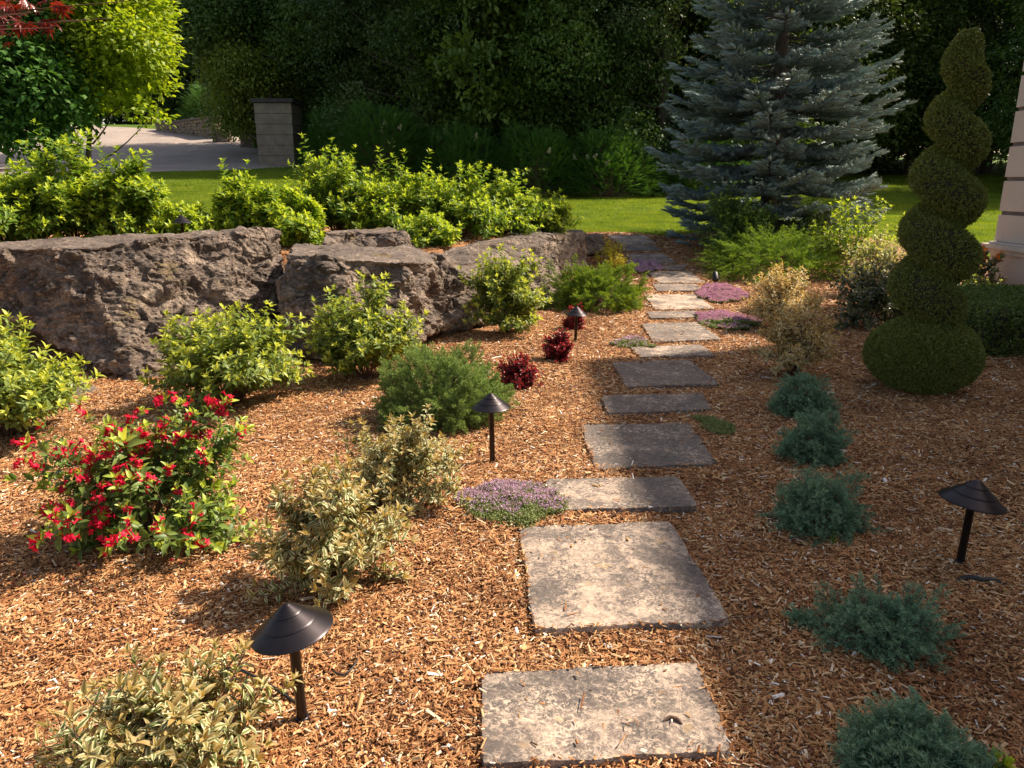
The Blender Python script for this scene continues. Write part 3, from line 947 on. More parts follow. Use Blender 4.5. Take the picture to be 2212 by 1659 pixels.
# needles
def plume(r, L, nb, blen, needle, nw, bn=7, flat=.5, bare=0.0, arch=.15):
    """feathery conifer spray along +y"""
    a = Acc(); tv = np.array([[-.5, 0, 0], [.5, 0, 0], [0, 1, 0]], float); tf = np.array([[0, 1, 2]])
    P = []; D = []; T = []
    def along(p0, d, ln, n, t0, t1):
        for i in range(n):
            t = (i + r.rand()) / n; q = p0 + d * ln * t; q = q + np.array([0, 0, -arch * ln * t * t])
            for k in range(3):
                P.append(q); D.append(unit(d * .9 + rnd_dirs(r, 1)[0] * .75)); T.append(t0 + (t1 - t0) * t)
    along(np.zeros(3), np.array([0, 1, 0]), L, int(bn * 1.6), 0, 1)
    for i in range(nb):
        t = bare + (1 - bare) * (i + r.rand()) / nb; ln = blen * (1.15 - t) * r.uniform(.7, 1.2)
        a_ = r.uniform(0, 6.28); o = np.array([math.cos(a_), 0, math.sin(a_) * flat]); d = unit(np.array([0, .9, 0]) + o * .85)
        along(np.array([0, L * t, -arch * L * t * t]), d, ln, bn, t * .5, .4 + t * .6)
    P = np.array(P); D = np.array(D); n = len(P)
    return P, D, np.array(T), needle, nw

def plumes_to_mesh(r, acc, variants, pos, dirs, ups, sc, bright=0.0):
    tv = np.array([[-.5, 0, 0], [.5, 0, 0], [0, 1, 0]], float); tf = np.array([[0, 1, 2]])
    which = r.randint(0, len(variants), len(pos)); Rm = basis(dirs, ups)
    for k, (P, D, T, nd, nw) in enumerate(variants):
        m = which == k
        if not m.any(): continue
        s = sc[m]; B = Rm[m]
        PP = (np.einsum('kij,nj->kni', B, P) * s[:, None, None] + pos[m][:, None]).reshape(-1, 3)
        DD = np.einsum('kij,nj->kni', B, D).reshape(-1, 3)
        n = len(PP); S_ = np.repeat(s, len(P))
        ln = nd * r.uniform(.7, 1.2, n) * S_ ** .5
        V, F, _, TT = scatter(tv, tf, PP, basis(DD, rnd_dirs(r, n)), np.column_stack([np.full(n, nw), ln, ln]), None,
                              np.clip(np.tile(T, len(s)) * .9 + bright, 0, 1))
        acc.add(V, F, None, TT)

def mound_pts(r, n, W, D, H, rough=.18, fr=2.2, seed=0, inner=.25, low=0.0):
    d = rnd_dirs(r, n); d[:, 2] = np.abs(d[:, 2]) * (1 - low) + low * r.uniform(-.1, 1, n); d = unit(d)
    rad = 1 + rough * fbm(d * fr + seed * 9.1, 3, seed) * 2.2
    k = np.where(r.rand(n) < inner, r.uniform(.5, .95, n), r.uniform(.93, 1.04, n))
    P = d * np.array([W / 2, D / 2, H]) * (rad * k)[:, None]
    return P, d, rad

def conifer(name, label, loc, W, D, H, m, seed, var, n, out=1.0, up=.5, rough=.18, fr=2.2, sc=(.8, 1.2), cat='juniper', group=None, inner=.25, off=None, core=.62, jit=.35, zl=0):
    r = rs(seed); root = thing(name, label, cat, loc, group)
    P, d, rad = mound_pts(r, n, W, D, H, rough, fr, seed, inner)
    dd = unit(d * out * np.array([1, 1, .6]) + np.array([0, 0, up]) + r.normal(0, jit, (n, 3)))
    P[:, 2] = np.maximum(P[:, 2], .015)
    s = r.uniform(*sc, n)
    a = Acc(); plumes_to_mesh(r, a, var, P - dd * .03, dd, rnd_dirs(r, n) * .3 + np.array([0, 0, 1]), s, bright=-.15)
    a.build('foliage', m, root)
    b = Acc(); idx = r.choice(n, min(n, 90), False)
    for i in idx:
        e = P[i] * .93; tube(b, bez(np.array([0, 0, 0.0]), np.array([e[0] * .5, e[1] * .5, e[2] * .25]), e, 6), np.linspace(.006, .002, 6), 4, False)
    if n > 60: b.build('branches', M_stem, root, True)
    return root

# ------------------------------------------------------------------ red flowering shrub, foreground left
def g3(u, v):
    p = gp(u, v, True); return (p[0], p[1], T1(p[0], p[1]))

G_WEI = 'leafy shrubs in front of the boulders'
fl_red = [flower_mesh('flower_cluster', M_flower, 40 + k, 5 + k % 3) for k in range(4)]
fl_white = [flower_mesh('flower', M_white, 60, 2, .022)]
p = g3(332, 1150)
root, st, r = shrub('red_flowering_shrub', 'spreading shrub covered in crimson flowers with one lime green shoot, front left', 'flowering shrub', p, 1.15, .58, .9, M_red, 11,
                    L=.072, gap=.036, nmain=28, nside=9, low=.02, f0=.60, rosette=4, tipbias=.25, tipk=.95, shrink=.7)
ends = [q[0][-1] for q in st]; r2 = rs(12)
vis = sorted(ends, key=lambda e: -(e[2] * 1.2 - e[1] * .9 + r2.uniform(0, .35)))[:98]
put_flowers(root, fl_red, 'flower_cluster', [e + np.array([0, 0, .012]) + r2.normal(0, .012, 3) for e in vis], r2, (.85, 1.35))
# the lime shoot
a = Acc(); q0 = np.array([.02, -.18, .52]); clothe(rs(13), a, [(bez(np.array([.0, .0, .05]), np.array([0, -.1, .35]), q0, 7), False)], LEAF, .115, .05, t0=.78, rosette=6, tipk=1.0)
a.build('young_shoot', M_wei, root, True)

# green shrubs in front of the boulders
SH = [((22, 950), .95, .66, 'tall lime green shrub cut by the left edge, beside the crimson flowering one', 21, .062),
      ((505, 872), 1.18, .66, 'broad green shrub with a few white flowers, behind the crimson flowering one', 22, .062),
      ((790, 820), .92, .76, 'upright yellow green shrub in front of the squarish pitted boulder', 23, .060),
      ((1092, 722), .92, .82, 'rounded lime green shrub in front of the long dark boulder', 24, .060)]
for (uv, W, H, lab, sd, L) in SH:
    root, st, r = shrub('leafy_shrub', lab, 'shrub', g3(*uv), W * 1.1, H, W * .9, M_wei, sd, L=L * 1.25, gap=.032, nmain=34, nside=11, group=G_WEI, low=.08, f0=.70, rosette=5, up=.55, tipbias=.5)
    if sd == 22:
        ends = [q[0][-1] for q in st if q[0][-1][0] > .1 and q[0][-1][1] < 0]
        put_flowers(root, fl_white, 'flower', ends[:9], r, (.9, 1.3))
    rr = rs(sd + 50)        # a few long young shoots that stand clear of the crown
    for k in range(5):
        a0 = rr.uniform(0, 6.28); q1 = np.array([math.cos(a0) * W * .3, math.sin(a0) * W * .25, H * rr.uniform(.98, 1.12)])
        b = Acc(); clothe(rr, b, [(bez(np.array([0, 0, .1]), q1 * .6, q1, 7), False)], LEAF, .078, .04, t0=.72, rosette=6, tipk=.9, tipbias=1.0)
        b.build('young_shoot', M_wei, root, True)

# variegated shrubs along the left of the path
G_VAR = 'cream edged variegated shrubs left of the path'
for (uv, W, H, lab, sd, L, nm) in [((868, 1085), .70, .46, 'cream and green variegated shrub below the mid path light, behind the purple thyme', 31, .046, 26),
                                ((712, 1262), .64, .52, 'variegated shrub with pinkish shoots, between the nearest path light and the one like it behind', 32, .050, 28)]:
    shrub('variegated_shrub', lab, 'variegated shrub', g3(*uv), W, H, W * .9, M_var, sd, leaf=leaf_t(.42, .08, .18), L=L * 1.12, gap=.024, nmain=nm, nside=9, group=G_VAR, low=.05, f0=.66, rosette=5, up=.5, tipbias=.35, tipk=1.1)
shrub('variegated_shrub', 'largest leaved variegated shrub at the bottom left edge, below the nearest path light', 'variegated shrub', (g3(365, 1690)[0], g3(365, 1690)[1], 0), .64, .29, .50, M_var, 33,
      leaf=leaf_t(.38, .08, .2), L=.058, gap=.026, nmain=28, nside=8, group=G_VAR, low=.05, f0=.7, rosette=5, up=.5, tipbias=.35)
for (uv, W, H, lab, sd) in [((1682, 712), .82, .68, 'straw yellow variegated shrub behind the one like it, right of the vivid purple thyme', 35),
                            ((1712, 812), .62, .66, 'straw yellow variegated shrub directly behind the blue green juniper mounds', 36)]:
    shrub('golden_shrub', lab, 'variegated shrub', g3(*uv), W * 1.15, H, W * 1.05, M_abel, sd, leaf=NARROW, L=.062, gap=.026, nmain=36, nside=10, group='straw yellow shrubs right of the path', low=.05, f0=.68, up=.7, rosette=4)

# burgundy barberries
bb = leaf_t(.6, .05, .1)
for (uv, W, H, lab, sd) in [((1120, 833), .38, .26, 'small burgundy bush touching the feathery green juniper', 41),
                            ((1206, 778), .33, .25, 'small burgundy bush just in front of the far path light', 42),
                            ((1240, 712), .28, .26, 'small burgundy bush half hidden behind the far path light', 43)]:
    shrub('burgundy_bush', lab, 'barberry', g3(*uv), W, H, W, M_barb, sd, leaf=bb, L=.030, gap=.013, nmain=34, nside=10, group='burgundy barberries by the path', low=0.0, stem_r=.002, f0=.75, rosette=6, tipbias=.6)

# golden spireas near the far end
for (uv, W, H, lab, sd) in [((1302, 575), .65, .62, 'yellow leaved bush at the end of the boulder row', 45), ((1318, 592), .55, .36, 'low golden bush peeking over the bright green juniper', 46)]:
    q = gp(*uv) + np.array([.12, 0, 0]); shrub('golden_bush', lab, 'spirea', tuple(q), W, H, W, M_spirea, sd, leaf=LEAF, L=.038, gap=.03, nmain=16, nside=6, group='golden bushes by the far boulders', low=.05, stem_r=.002)

# hydrangeas behind the boulders
HY = [(20, 9.2, 1.7, 358, 'wide green shrub behind the biggest boulder at the left edge'),
      (175, 9.4, 1.15, 300, 'tall bright green shrub in front of the small tree trunk, behind the biggest boulder'),
      (292, 9.5, .95, 325, 'tall bright green shrub with its right shoots against the shaded driveway'),
      (415, 9.45, .75, 452, 'low green shrub with the small lamp cap in front of it, behind the biggest boulder'),
      (535, 9.7, .62, 362, 'bright green shrub above the right end of the biggest boulder'),
      (625, 9.5, .85, 405, 'low green shrub behind the gap between the two biggest boulders'),
      (735, 10.5, 1.2, 318, 'tallest lime green shrub, in front of the fernlike hedge, behind the squarish boulder'),
      (815, 10.3, .9, 400, 'low bright green shrub between the tallest one and the open bare stemmed one'),
      (888, 10.6, 1.0, 345, 'open green shrub with bare stems, beside the half hidden lamp'),
      (925, 9.75, .7, 474, 'small low green shrub hiding the foot of the half hidden lamp'),
      (995, 10.7, 1.1, 372, 'bushy green shrub with red brown stems behind the long dark boulder'),
      (1085, 11.6, 1.1, 388, 'rounded green shrub second from the right end of the row behind the boulders'),
      (1165, 12.6, 1.0, 425, 'last green shrub at the right end of the row, against the sunlit lawn')]
for i, (u, y, W, vt, lab) in enumerate(HY):
    dp = y * math.cos(PITCH) + .3
    x = (u - PCX) / PF * dp; z = T1(x, y); H = at(u, vt, y)[2] - z
    shrub('hydrangea_shrub', lab, 'shrub', (x, y, z), W * 1.25, H * .86, W * 1.1, M_hyd, 60 + i, L=.125 if i < 6 else .105, gap=.047, nmain=38 if i != 8 else 20, nside=10, group='green shrubs along the top of the boulders',
          low=.0 if i != 8 else .4, f0=.60, rosette=6, up=.8, tipbias=.45, stem_r=.006, tipk=.95, shrink=.7)
    hroot = [o for o in COL.objects if o.name.startswith('hydrangea_shrub') and o.type == 'EMPTY'][-1]; hr = rs(900 + i)
    for k in range(3 if W < .8 else 5):
        a0 = hr.uniform(0, 6.28); q1 = np.array([math.cos(a0) * W * .38, math.sin(a0) * W * .25, H * hr.uniform(.93, 1.16)])
        b = Acc(); clothe(hr, b, [(bez(np.array([0, 0, .1]), q1 * np.array([.6, .6, .7]), q1, 8), False)], LEAF, .10, .055, t0=.62, rosette=6, tipk=.85, tipbias=.8, shrink=.75)
        b.build('young_shoot', M_hyd, hroot, True)

# ------------------------------------------------------------------ junipers
r0 = rs(70)
V_feather = [plume(r0, .13, 20, .060, .015, .0026, 7, .8, arch=.05) for _ in range(3)]
V_bright = [plume(r0, .17, 18, .085, .022, .0036, 7, .6, arch=.25) for _ in range(3)]
V_star = [plume(r0, .055, 7, .024, .013, .0026, 3, 1.0) for _ in range(4)]
V_thread = [plume(r0, .55, 15, .20, .035, .005, 8, .5, arch=.45) for _ in range(3)]
conifer('feathery_juniper', 'feathery mid green juniper left of the mid path light', g3(960, 905), .72, .66, .42, M_jun, 71, V_feather, 760, up=.55, rough=.30, fr=3.0, core=.7)
conifer('bright_juniper', 'bright green juniper with tiered sprays beside the small pale boulder', g3(1285, 664), 1.02, .95, .42, M_jun2, 72, V_bright, 760, up=.25, rough=.42, fr=3.4)
q = gp(1678, 600)
conifer('thread_cypress', 'wide lime green shrub with long arching thread foliage, in front of the blue spruce', (q[0], q[1] + .3, q[2]), 1.75, 1.4, .52, M_thread, 73, V_thread, 430, up=.25, rough=.16, sc=(.55, .9), cat='cypress')
BL = [((1730, 895), .36, .23, .9, 'blue green juniper mound nearest the straw yellow shrubs, farthest of the row', .26),
      ((1755, 990), .32, .22, 1.0, 'second blue green juniper mound from the far end, with a peaked top', .40),
      ((1768, 1135), .37, .21, .9, 'rounded blue green juniper mound above the tiny grass sprig', .34),
      ((1908, 1385), .32, .13, .85, 'sprawling blue green juniper with mulch showing through, below the right path light', .42),
      ((1965, 1680), .31, .15, .9, 'blue green juniper mound cut by the bottom edge of the photo', .28)]
for i, ((u, v), W, H, dk, lab, ro) in enumerate(BL):
    conifer('blue_juniper', lab, g3(u, v), W, W * dk, H, M_blue, 80 + i, V_star, 1000 if i != 3 else 620, up=.50, rough=ro * 1.25, fr=3.8, group='blue green dwarf junipers right of the path', sc=(.8, 1.5), inner=.2)
conifer('juniper_sprig', 'tiny blue green juniper sprig left of the sprawling juniper', g3(1730, 1352), .075, .07, .05, M_blue, 88, V_star, 40, up=.8, cat='juniper')

# ------------------------------------------------------------------ creeping thyme
def thyme(name, label, pxs, fl, nf, m_f, seed, h=.035, n=3000, fpos=None):
    r = rs(seed)
    pl = [gp(u, v) for u, v in pxs]; pl = np.array(pl)[:, :2]; c = pl.mean(0)
    pl = np.array(chaikin([tuple(p) for p in pl], 2))
    lo, hi = pl.min(0), pl.max(0)
    area = (hi - lo).prod(); n = int(n * min(4, max(.7, area / .12)))
    P = r.uniform(lo - .08, hi + .08, (n * 3, 2)); q3 = np.column_stack([P * 7, P[:, 0] * 0]); wig = np.column_stack([fbm(q3, 3, seed), fbm(q3, 3, seed + 40)]) * .11
    P = P[inside(pl, P + wig + r.normal(0, .012, P.shape)) & (r.rand(len(P)) < .75 + .8 * fbm(q3 * 1.4, 2, seed + 9))][:n]
    d = np.min(np.linalg.norm(P[:, None] - pl[None, ::2], axis=2), 1); e = np.clip(d / (.35 * min(hi - lo)), 0, 1) ** .5
    z = terrain(P[:, 0], P[:, 1]) + .012 + e * h * (1 + .5 * vnoise(np.column_stack([P * 14, P[:, 0] * 0]), seed))
    root = thing(name, label, 'thyme', (c[0], c[1], T1(*c)), 'creeping thyme mats by the path')
    o = np.array([c[0], c[1], T1(*c)])
    a = Acc(); k = len(P)
    PP = np.repeat(np.column_stack([P, z]), 5, 0) + r.normal(0, .006, (k * 5, 3)) - o
    D = unit(rnd_dirs(r, k * 5) * np.array([1, 1, .5]) + np.array([0, 0, .6])); s = r.uniform(.007, .013, k * 5) * (1.5 if c[1] > 6 else 1.0)
    V, F, U, T = scatter(SMALL[0], SMALL[1], PP, basis(D, rnd_dirs(r, k * 5) + [0, 0, 1]), s, SMALL[2], np.zeros(k * 5)); a.add(V, F, U, T)
    a.build('foliage', M_thyme, root)
    if nf:
        pr = np.clip(fl(P[:, 0], P[:, 1]) + .35 * vnoise(np.column_stack([P * 9, P[:, 0] * 0]), seed + 3), 0, 1)
        m = r.rand(k) < pr * nf; Q = np.column_stack([P, z])[m]; k = len(Q)
        b = Acc(); j = 9
        QQ = np.repeat(Q, j, 0) + r.normal(0, .0045, (k * j, 3)) + [0, 0, .012] - o
        D = unit(rnd_dirs(r, k * j) + np.array([0, 0, .7])); s = r.uniform(.005, .008, k * j) * (1.6 if c[1] > 6 else 1.0)
        V, F, U, T = scatter(ROUND_S[0], ROUND_S[1], QQ, basis(D, rnd_dirs(r, k * j)), s, ROUND_S[2], np.zeros(k * j)); b.add(V, F, U, T)
        b.build('flowers', m_f, root)

ROUND_S = (np.array([[0, 0, 0], [-.45, .6, 0], [.45, .6, 0], [0, 1.1, .1]], float), SMALL[1], SMALL[2])
one = lambda x, y: np.full(x.shape, .75)
thyme('creeping_thyme', 'nearest mat of pale purple flowering thyme, left end of the low flagstone', [(998, 1090), (1015, 1062), (1060, 1050), (1140, 1050), (1185, 1075), (1205, 1120), (1190, 1148), (1120, 1150), (1040, 1128), (1000, 1110)],
      lambda x, y: smooth(3.2, 3.65, y) * .75, .38, M_thymef, 91)
thyme('creeping_thyme', 'vivid purple thyme mat in front of the small black spotlight', [(1505, 638), (1520, 622), (1560, 618), (1600, 630), (1618, 645), (1590, 656), (1545, 657), (1512, 650)],
      lambda x, y: np.full(x.shape, .85), .6, M_thymeb, 92, .05)
thyme('creeping_thyme', 'thyme mat with a purple back and a green front, left of the straw yellow shrubs', [(1500, 690), (1520, 682), (1570, 680), (1610, 690), (1640, 705), (1615, 718), (1560, 718), (1520, 708)],
      lambda x, y: smooth(8.25, 9.0, y) * .9, .5, M_thymeb, 93, .05)
thyme('creeping_thyme', 'small grey green thyme clump left of the path with a few lilac flowers', [(1322, 748), (1335, 736), (1375, 734), (1410, 748), (1405, 757), (1350, 757)],
      lambda x, y: smooth(7.3, 7.7, y) * .6, .4, M_thymef, 94)
thyme('creeping_thyme', 'flat green thyme patch without flowers at the right end of the narrow strip flagstone', [(1488, 918), (1510, 908), (1560, 916), (1590, 935), (1570, 944), (1530, 940)], None, 0, None, 95, .02)
thyme('creeping_thyme', 'dusky purple thyme mat in the shade beside the far golden bushes', [(1352, 572), (1385, 566), (1425, 576), (1440, 586), (1400, 594), (1365, 590)],
      lambda x, y: np.full(x.shape, .7), .6, M_thymef, 96, .06)

# ------------------------------------------------------------------ path lights
def lamp_meshes():
    a = Acc(); prof = [(0.0005, .074), (.006, .0735), (.012, .0705)]
    def fine(p, q, n): return [(p[0] + (q[0] - p[0]) * i / max(1, n), p[1] + (q[1] - p[1]) * i / max(1, n)) for i in range(n + 1)]
    for P0, P1 in (((.0125, .0700), (.0430, .0500)), ((.0425, .0480), (.0795, .0240)), ((.0790, .0220), (.1215, -.0045))):
        prof += fine(P0, P0, 0) + fine((P0[0] + .0004, P0[1] - .00026), P1, 6) + [(P1[0] + .0004, P1[1] - .0006), (P1[0] - .0002, P1[1] - .0016)]
    prof += [(.120, -.0075), (.03, .034), (.014, .040)]
    lathe(a, prof, 64); cap = a.build('cap', M_lamp, None, True)
    b = Acc(); lathe(b, [(.014, .0), (.014, .395), (.0165, .395), (.0165, .425), (.0128, .43)], 20); lathe(b, [(.001, .002), (.014, .002)], 20); post = b.build('post', M_lamp, None, True)
    c = Acc(); lathe(c, [(.0145, .016), (.021, .014), (.021, .0), (.001, -.002)], 20); base = c.build('flange', M_lamp, None, True)
    ms = [o.data for o in (cap, post, base)]
    for o in (cap, post, base): bpy.data.objects.remove(o)
    return ms
LM = lamp_meshes()
def path_light(loc, H, tilt, label, k=1.0, cap_tilt=(0, 0)):
    root = thing('path_light', label, 'path light', loc, 'bronze garden path lights')
    root.rotation_euler = (*tilt, 0)
    c = new_obj('cap', LM[0], root, (0, 0, H - .074 * k)); c.scale = (k, k, k * 1.15); c.rotation_euler = (*cap_tilt, 0)
    p_ = new_obj('post', LM[1], root, (0, 0, 0)); p_.scale = (1.15, 1.15, (H - .03) / .43)
    new_obj('flange', LM[2], root, (0, 0, .0))
    return root
path_light(g3(654, 1556), .395, (R(-1), R(-2)), 'nearest bronze path light with a black cable at its foot', 1.0, (R(2), R(-6)))
path_light(g3(1064, 998), .43, (0, R(-1)), 'bronze path light in front of the feathery green juniper', .94)
path_light(g3(1243, 737), .36, (0, R(1)), 'bronze path light among the burgundy bushes, farthest beside the path', .96)
path_light(g3(2073, 1217), .38, (0, R(1.5)), 'bronze path light alone in the shaded mulch on the right', 1.07, (0, R(6)))
for u, v, y, lab in ((391, 466, 8.95, 'path light with only its cap showing through the leaves above the biggest boulder'), (922, 487, 9.6, 'path light half hidden by leaves above the gap beside the long dark boulder')):
    q = at(u, v, y); z = T1(q[0], q[1]); path_light((q[0], q[1], z), max(.3, q[2] - z), (0, 0), lab)

# spotlight
def spot():
    q = g3(1545, 626)
    root = thing('spotlight', 'small black garden spotlight behind the vivid purple thyme', 'spotlight', q)
    a = Acc(); lathe(a, [(.002, .15), (.028, .145), (.04, .12), (.045, .06), (.05, 0), (.046, -.01), (.001, -.005)], 24); o = a.build('housing', M_black, root, True); o.location = (0, 0, .08); o.rotation_euler = (R(-35), 0, 0)
    b = Acc(); lathe(b, [(.012, -.02), (.012, .09)], 12); b.build('stake', M_black, root, True)
spot()

# cables
def cable(name, label, cat, pts, rad, m=M_black):
    P = np.array(pts); t = np.linspace(0, 1, len(P)); tt = np.linspace(0, 1, 30)
    Q = np.column_stack([np.interp(tt, t, P[:, i]) for i in range(3)])
    for _ in range(4): Q[1:-1] = .5 * Q[1:-1] + .25 * (Q[:-2] + Q[2:])
    a = Acc(); tube(a, Q, rad, 8); o = a.build(name, m, None, True); tag(o, label, cat)
def gz(u, v, z): q = gp(u, v, True); return (q[0], q[1], z)
cable('power_cable', 'black cable running over the mulch to the nearest path light', 'cable', [gz(470, 1445, .0), gz(515, 1460, .03), gz(560, 1486, .035), gz(605, 1510, .03), gz(645, 1528, .01)], .0055)
cable('wire_loop', 'thin black wire loop sticking out of the mulch right of the nearest path light', 'wire', [gz(718, 1448, .0), gz(722, 1462, .02), gz(740, 1472, .02), gz(762, 1458, .025), gz(775, 1440, .03), gz(765, 1433, .02), gz(752, 1442, .0)], .003)
cable('black_hose_end', 'black cable ends lying in the mulch in front of the right path light', 'cable', [gz(2062, 1258, .0), gz(2090, 1255, .02), gz(2120, 1262, .02), gz(2150, 1262, .02), gz(2168, 1268, .0)], .011)
cable('dark_twig', 'thin dark twig lying at the right corner of the largest flagstone', 'twig', [gz(1640, 1310, .01), gz(1660, 1345, .03), gz(1572, 1352, .035), gz(1555, 1362, .04), gz(1530, 1374, .02)], .0025, M_stem)
cable('bark_curl', 'short brown curl of bark lying on the nearest flagstone', 'bark piece', [gz(1432, 1578, .034), gz(1445, 1572, .038), gz(1462, 1577, .040), gz(1472, 1585, .034)], [.003 + .004 * math.sin(math.pi * k / 29) for k in range(30)], M_stem)

def petals():
    r = rs(6); c = g3(332, 1150); n = 90; P = np.column_stack([c[0] + r.normal(0, .33, n), c[1] - .05 + r.normal(0, .26, n)]); z = terrain(P[:, 0], P[:, 1]) + .026
    V, F, U, T = scatter(ROUND_S[0], ROUND_S[1], np.column_stack([P, z]), basis(rnd_dirs(r, n) * [1, 1, .2], r.normal(0, .3, (n, 3)) + [0, 0, 1]), r.uniform(.010, .018, n), ROUND_S[2])
    o = new_obj('fallen_petals', mesh_np('fallen_petals', V, F, M_flower, U, np.zeros(len(V)))); tag(o, 'crimson petals fallen on the mulch under the red flowering shrub', None, kind='stuff')
petals()

# grass sprig
def sprig():
    r = rs(5); q = g3(1800, 1180); a = Acc()
    for k in range(7):
        az = r.uniform(0, 6.28); L = r.uniform(.04, .085); e = np.array([math.cos(az) * L * .5, math.sin(az) * L * .5, L]); P = bez(np.zeros(3), np.array([0, 0, L * .8]), e, 7)
        tube(a, P, np.linspace(.0022, .0004, 7), 4, False)
    o = a.build('grass_sprig', M_grass, None, loc=q); tag(o, 'tiny green grass sprig in the shaded mulch below the third blue juniper', 'grass sprig')
sprig()
# ------------------------------------------------------------------ clipped topiary and hedges
def tufts(r, acc, P, Nm, k=5, L=.022, spread=.8, jit=.008):
    n = len(P) * k
    PP = np.repeat(P, k, 0) + r.normal(0, jit, (n, 3)); NN = np.repeat(Nm, k, 0)
    D = unit(NN + rnd_dirs(r, n) * spread); s = L * r.uniform(.6, 1.25, n)
    V, F, U, T = scatter(SMALL[0] * np.array([.75, 1, 1]), SMALL[1], PP, basis(D, rnd_dirs(r, n)), s, SMALL[2], np.clip(r.normal(.15, .2, n), 0, 1))
    acc.add(V, F, U, T)

def ellipsoid(acc, c, rad, nu=24, nv=14):
    prof = np.array([(math.sin(math.pi * i / nv) + 1e-4, -math.cos(math.pi * i / nv)) for i in range(nv + 1)])
    a = Acc(); lathe(a, prof, nu); acc.add(a.V[0] * np.array(rad) + np.array(c), a.F[0])

def topiary():
    q = gp(1984, 842, True); base = (q[0], q[1] + .02, T1(q[0], q[1]))
    root = thing('spiral_topiary', 'tall conifer clipped into a spiral above a round ball, right of the path', 'topiary', base)
    r = rs(101); a = Acc()
    n = 20000
    d = rnd_dirs(r, n); rad = np.array([.405, .40, .29]); wob = 1 + .035 * fbm(d * 3, 3, 4)
    P = d * rad * wob[:, None] + np.array([0, 0, .29]); P = P[P[:, 2] > .0]; d = d[d[:, 2] * .29 + .29 > -.1][:len(P)]
    Nm = unit((P - np.array([0, 0, .29])) / rad ** 2)
    tufts(r, a, P, Nm, 6, .020, .9)
    a.build('ball', M_yew, root)
    b = Acc()
    zt = 2.66; n = 34000
    zz = r.uniform(.60, zt, n) ; u_ = (zz - .6) / (zt - .6)
    env = lambda z: np.interp(z, [.6, .78, 1.3, 1.75, 2.1, 2.4, 2.6, 2.68], [.22, .30, .265, .235, .185, .13, .075, .02])
    pitch = .41
    ph = lambda z: 2 * math.pi * (z - .72) / pitch
    def cen(z):
        e = env(z); hr = .37 * e * smooth(2.62, 2.3, z)
        return np.stack([-hr * np.sin(ph(z)), -hr * np.cos(ph(z)), z], -1)
    def tr(z): return env(z) * np.interp(z, [.6, 2.25, 2.5], [.63, .66, 1.0])
    C = cen(zz); a_ = r.uniform(0, 2 * math.pi, n)
    tg = unit(cen(zz + .004) - C); x = unit(np.cross(tg, np.array([.01, .02, 1.0]))); y = np.cross(x, tg)
    # the clipped strand is a ribbon: rounder across than tall
    o = x * np.cos(a_)[:, None] + y * np.sin(a_)[:, None]
    P = C + o * tr(zz)[:, None] * np.array([1, 1, .86]) * (1 + .05 * fbm(C * 5 + o, 2, 3))[:, None]
    # drop what lies inside the strand next door
    keep = np.ones(n, bool)
    for k in (-1, 1):
        for dz in np.linspace(-.12, .12, 7):
            z2 = np.clip(zz + k * pitch + dz, .6, zt); dd = np.linalg.norm((P - cen(z2)) / np.array([1, 1, .86]), axis=1); keep &= dd > tr(z2) * .93
    keep &= r.rand(n) < tr(zz) / .22
    tufts(r, b, P[keep], o[keep], 7, .020, .9)
    b.build('spiral', M_yew, root)
    c = Acc(); ellipsoid(c, (0, 0, .29), rad * .93)  # solid dark filler for the shaded inside, joined by the real trunk
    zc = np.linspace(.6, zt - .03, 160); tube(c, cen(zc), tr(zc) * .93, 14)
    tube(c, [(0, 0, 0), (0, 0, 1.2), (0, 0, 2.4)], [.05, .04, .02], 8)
    c.build('dark_inner_core', M_core, root, True)
topiary()

def hedge(name, label, x0, x1, y0, y1, h, m, seed, cat='hedge'):
    r = rs(seed); cx, cy = (x0 + x1) / 2, (y0 + y1) / 2; z = T1(cx, cy)
    root = thing(name, label, cat, (cx, cy, z)); W, D = x1 - x0, y1 - y0
    P = []; Nn = []
    def face(o, ux, uy, nrm, dens=1500):
        o, ux, uy = map(lambda q: np.array(q, float), (o, ux, uy)); n = int(np.linalg.norm(ux) * np.linalg.norm(uy) * dens)
        s, t = r.rand(n, 1), r.rand(n, 1); P.append(o + ux * s + uy * t); Nn.append(np.repeat([nrm], n, 0).astype(float))
    face((-W / 2, -D / 2, 0), (W, 0, 0), (0, 0, h), (0, -1, 0)); face((-W / 2, -D / 2, 0), (0, D, 0), (0, 0, h), (-1, 0, 0)); face((W / 2, -D / 2, 0), (0, D, 0), (0, 0, h), (1, 0, 0), 700)
    face((-W / 2, -D / 2, h), (W, 0, 0), (0, D, 0), (0, 0, 1)); face((-W / 2, D / 2, 0), (W, 0, 0), (0, 0, h), (0, 1, 0), 600)
    P = np.concatenate(P); Nn = np.concatenate(Nn); q = np.abs(P[:, :2]) / [W / 2, D / 2]
    P[:, 2] -= .06 * smooth(.85, 1, q.max(1)) * (P[:, 2] > h * .8); P += Nn * (fbm((P + seed) * 3, 3, 2) * .05)[:, None]
    a = Acc(); tufts(r, a, P, Nn, 6, .03, 1.0, .012); a.build('foliage', m, root)
    b = Acc(); box(b, (0, 0, h * .47), (W - .1, D - .1, h * .9)); b.build('dark_inner_core', M_core, root)  # solid dark box in place of the shaded hedge interior
hedge('clipped_hedge', 'low clipped box hedge beside the house wall at the right edge', 4.45, 7.0, 6.95, 8.7, .47, M_box, 110)

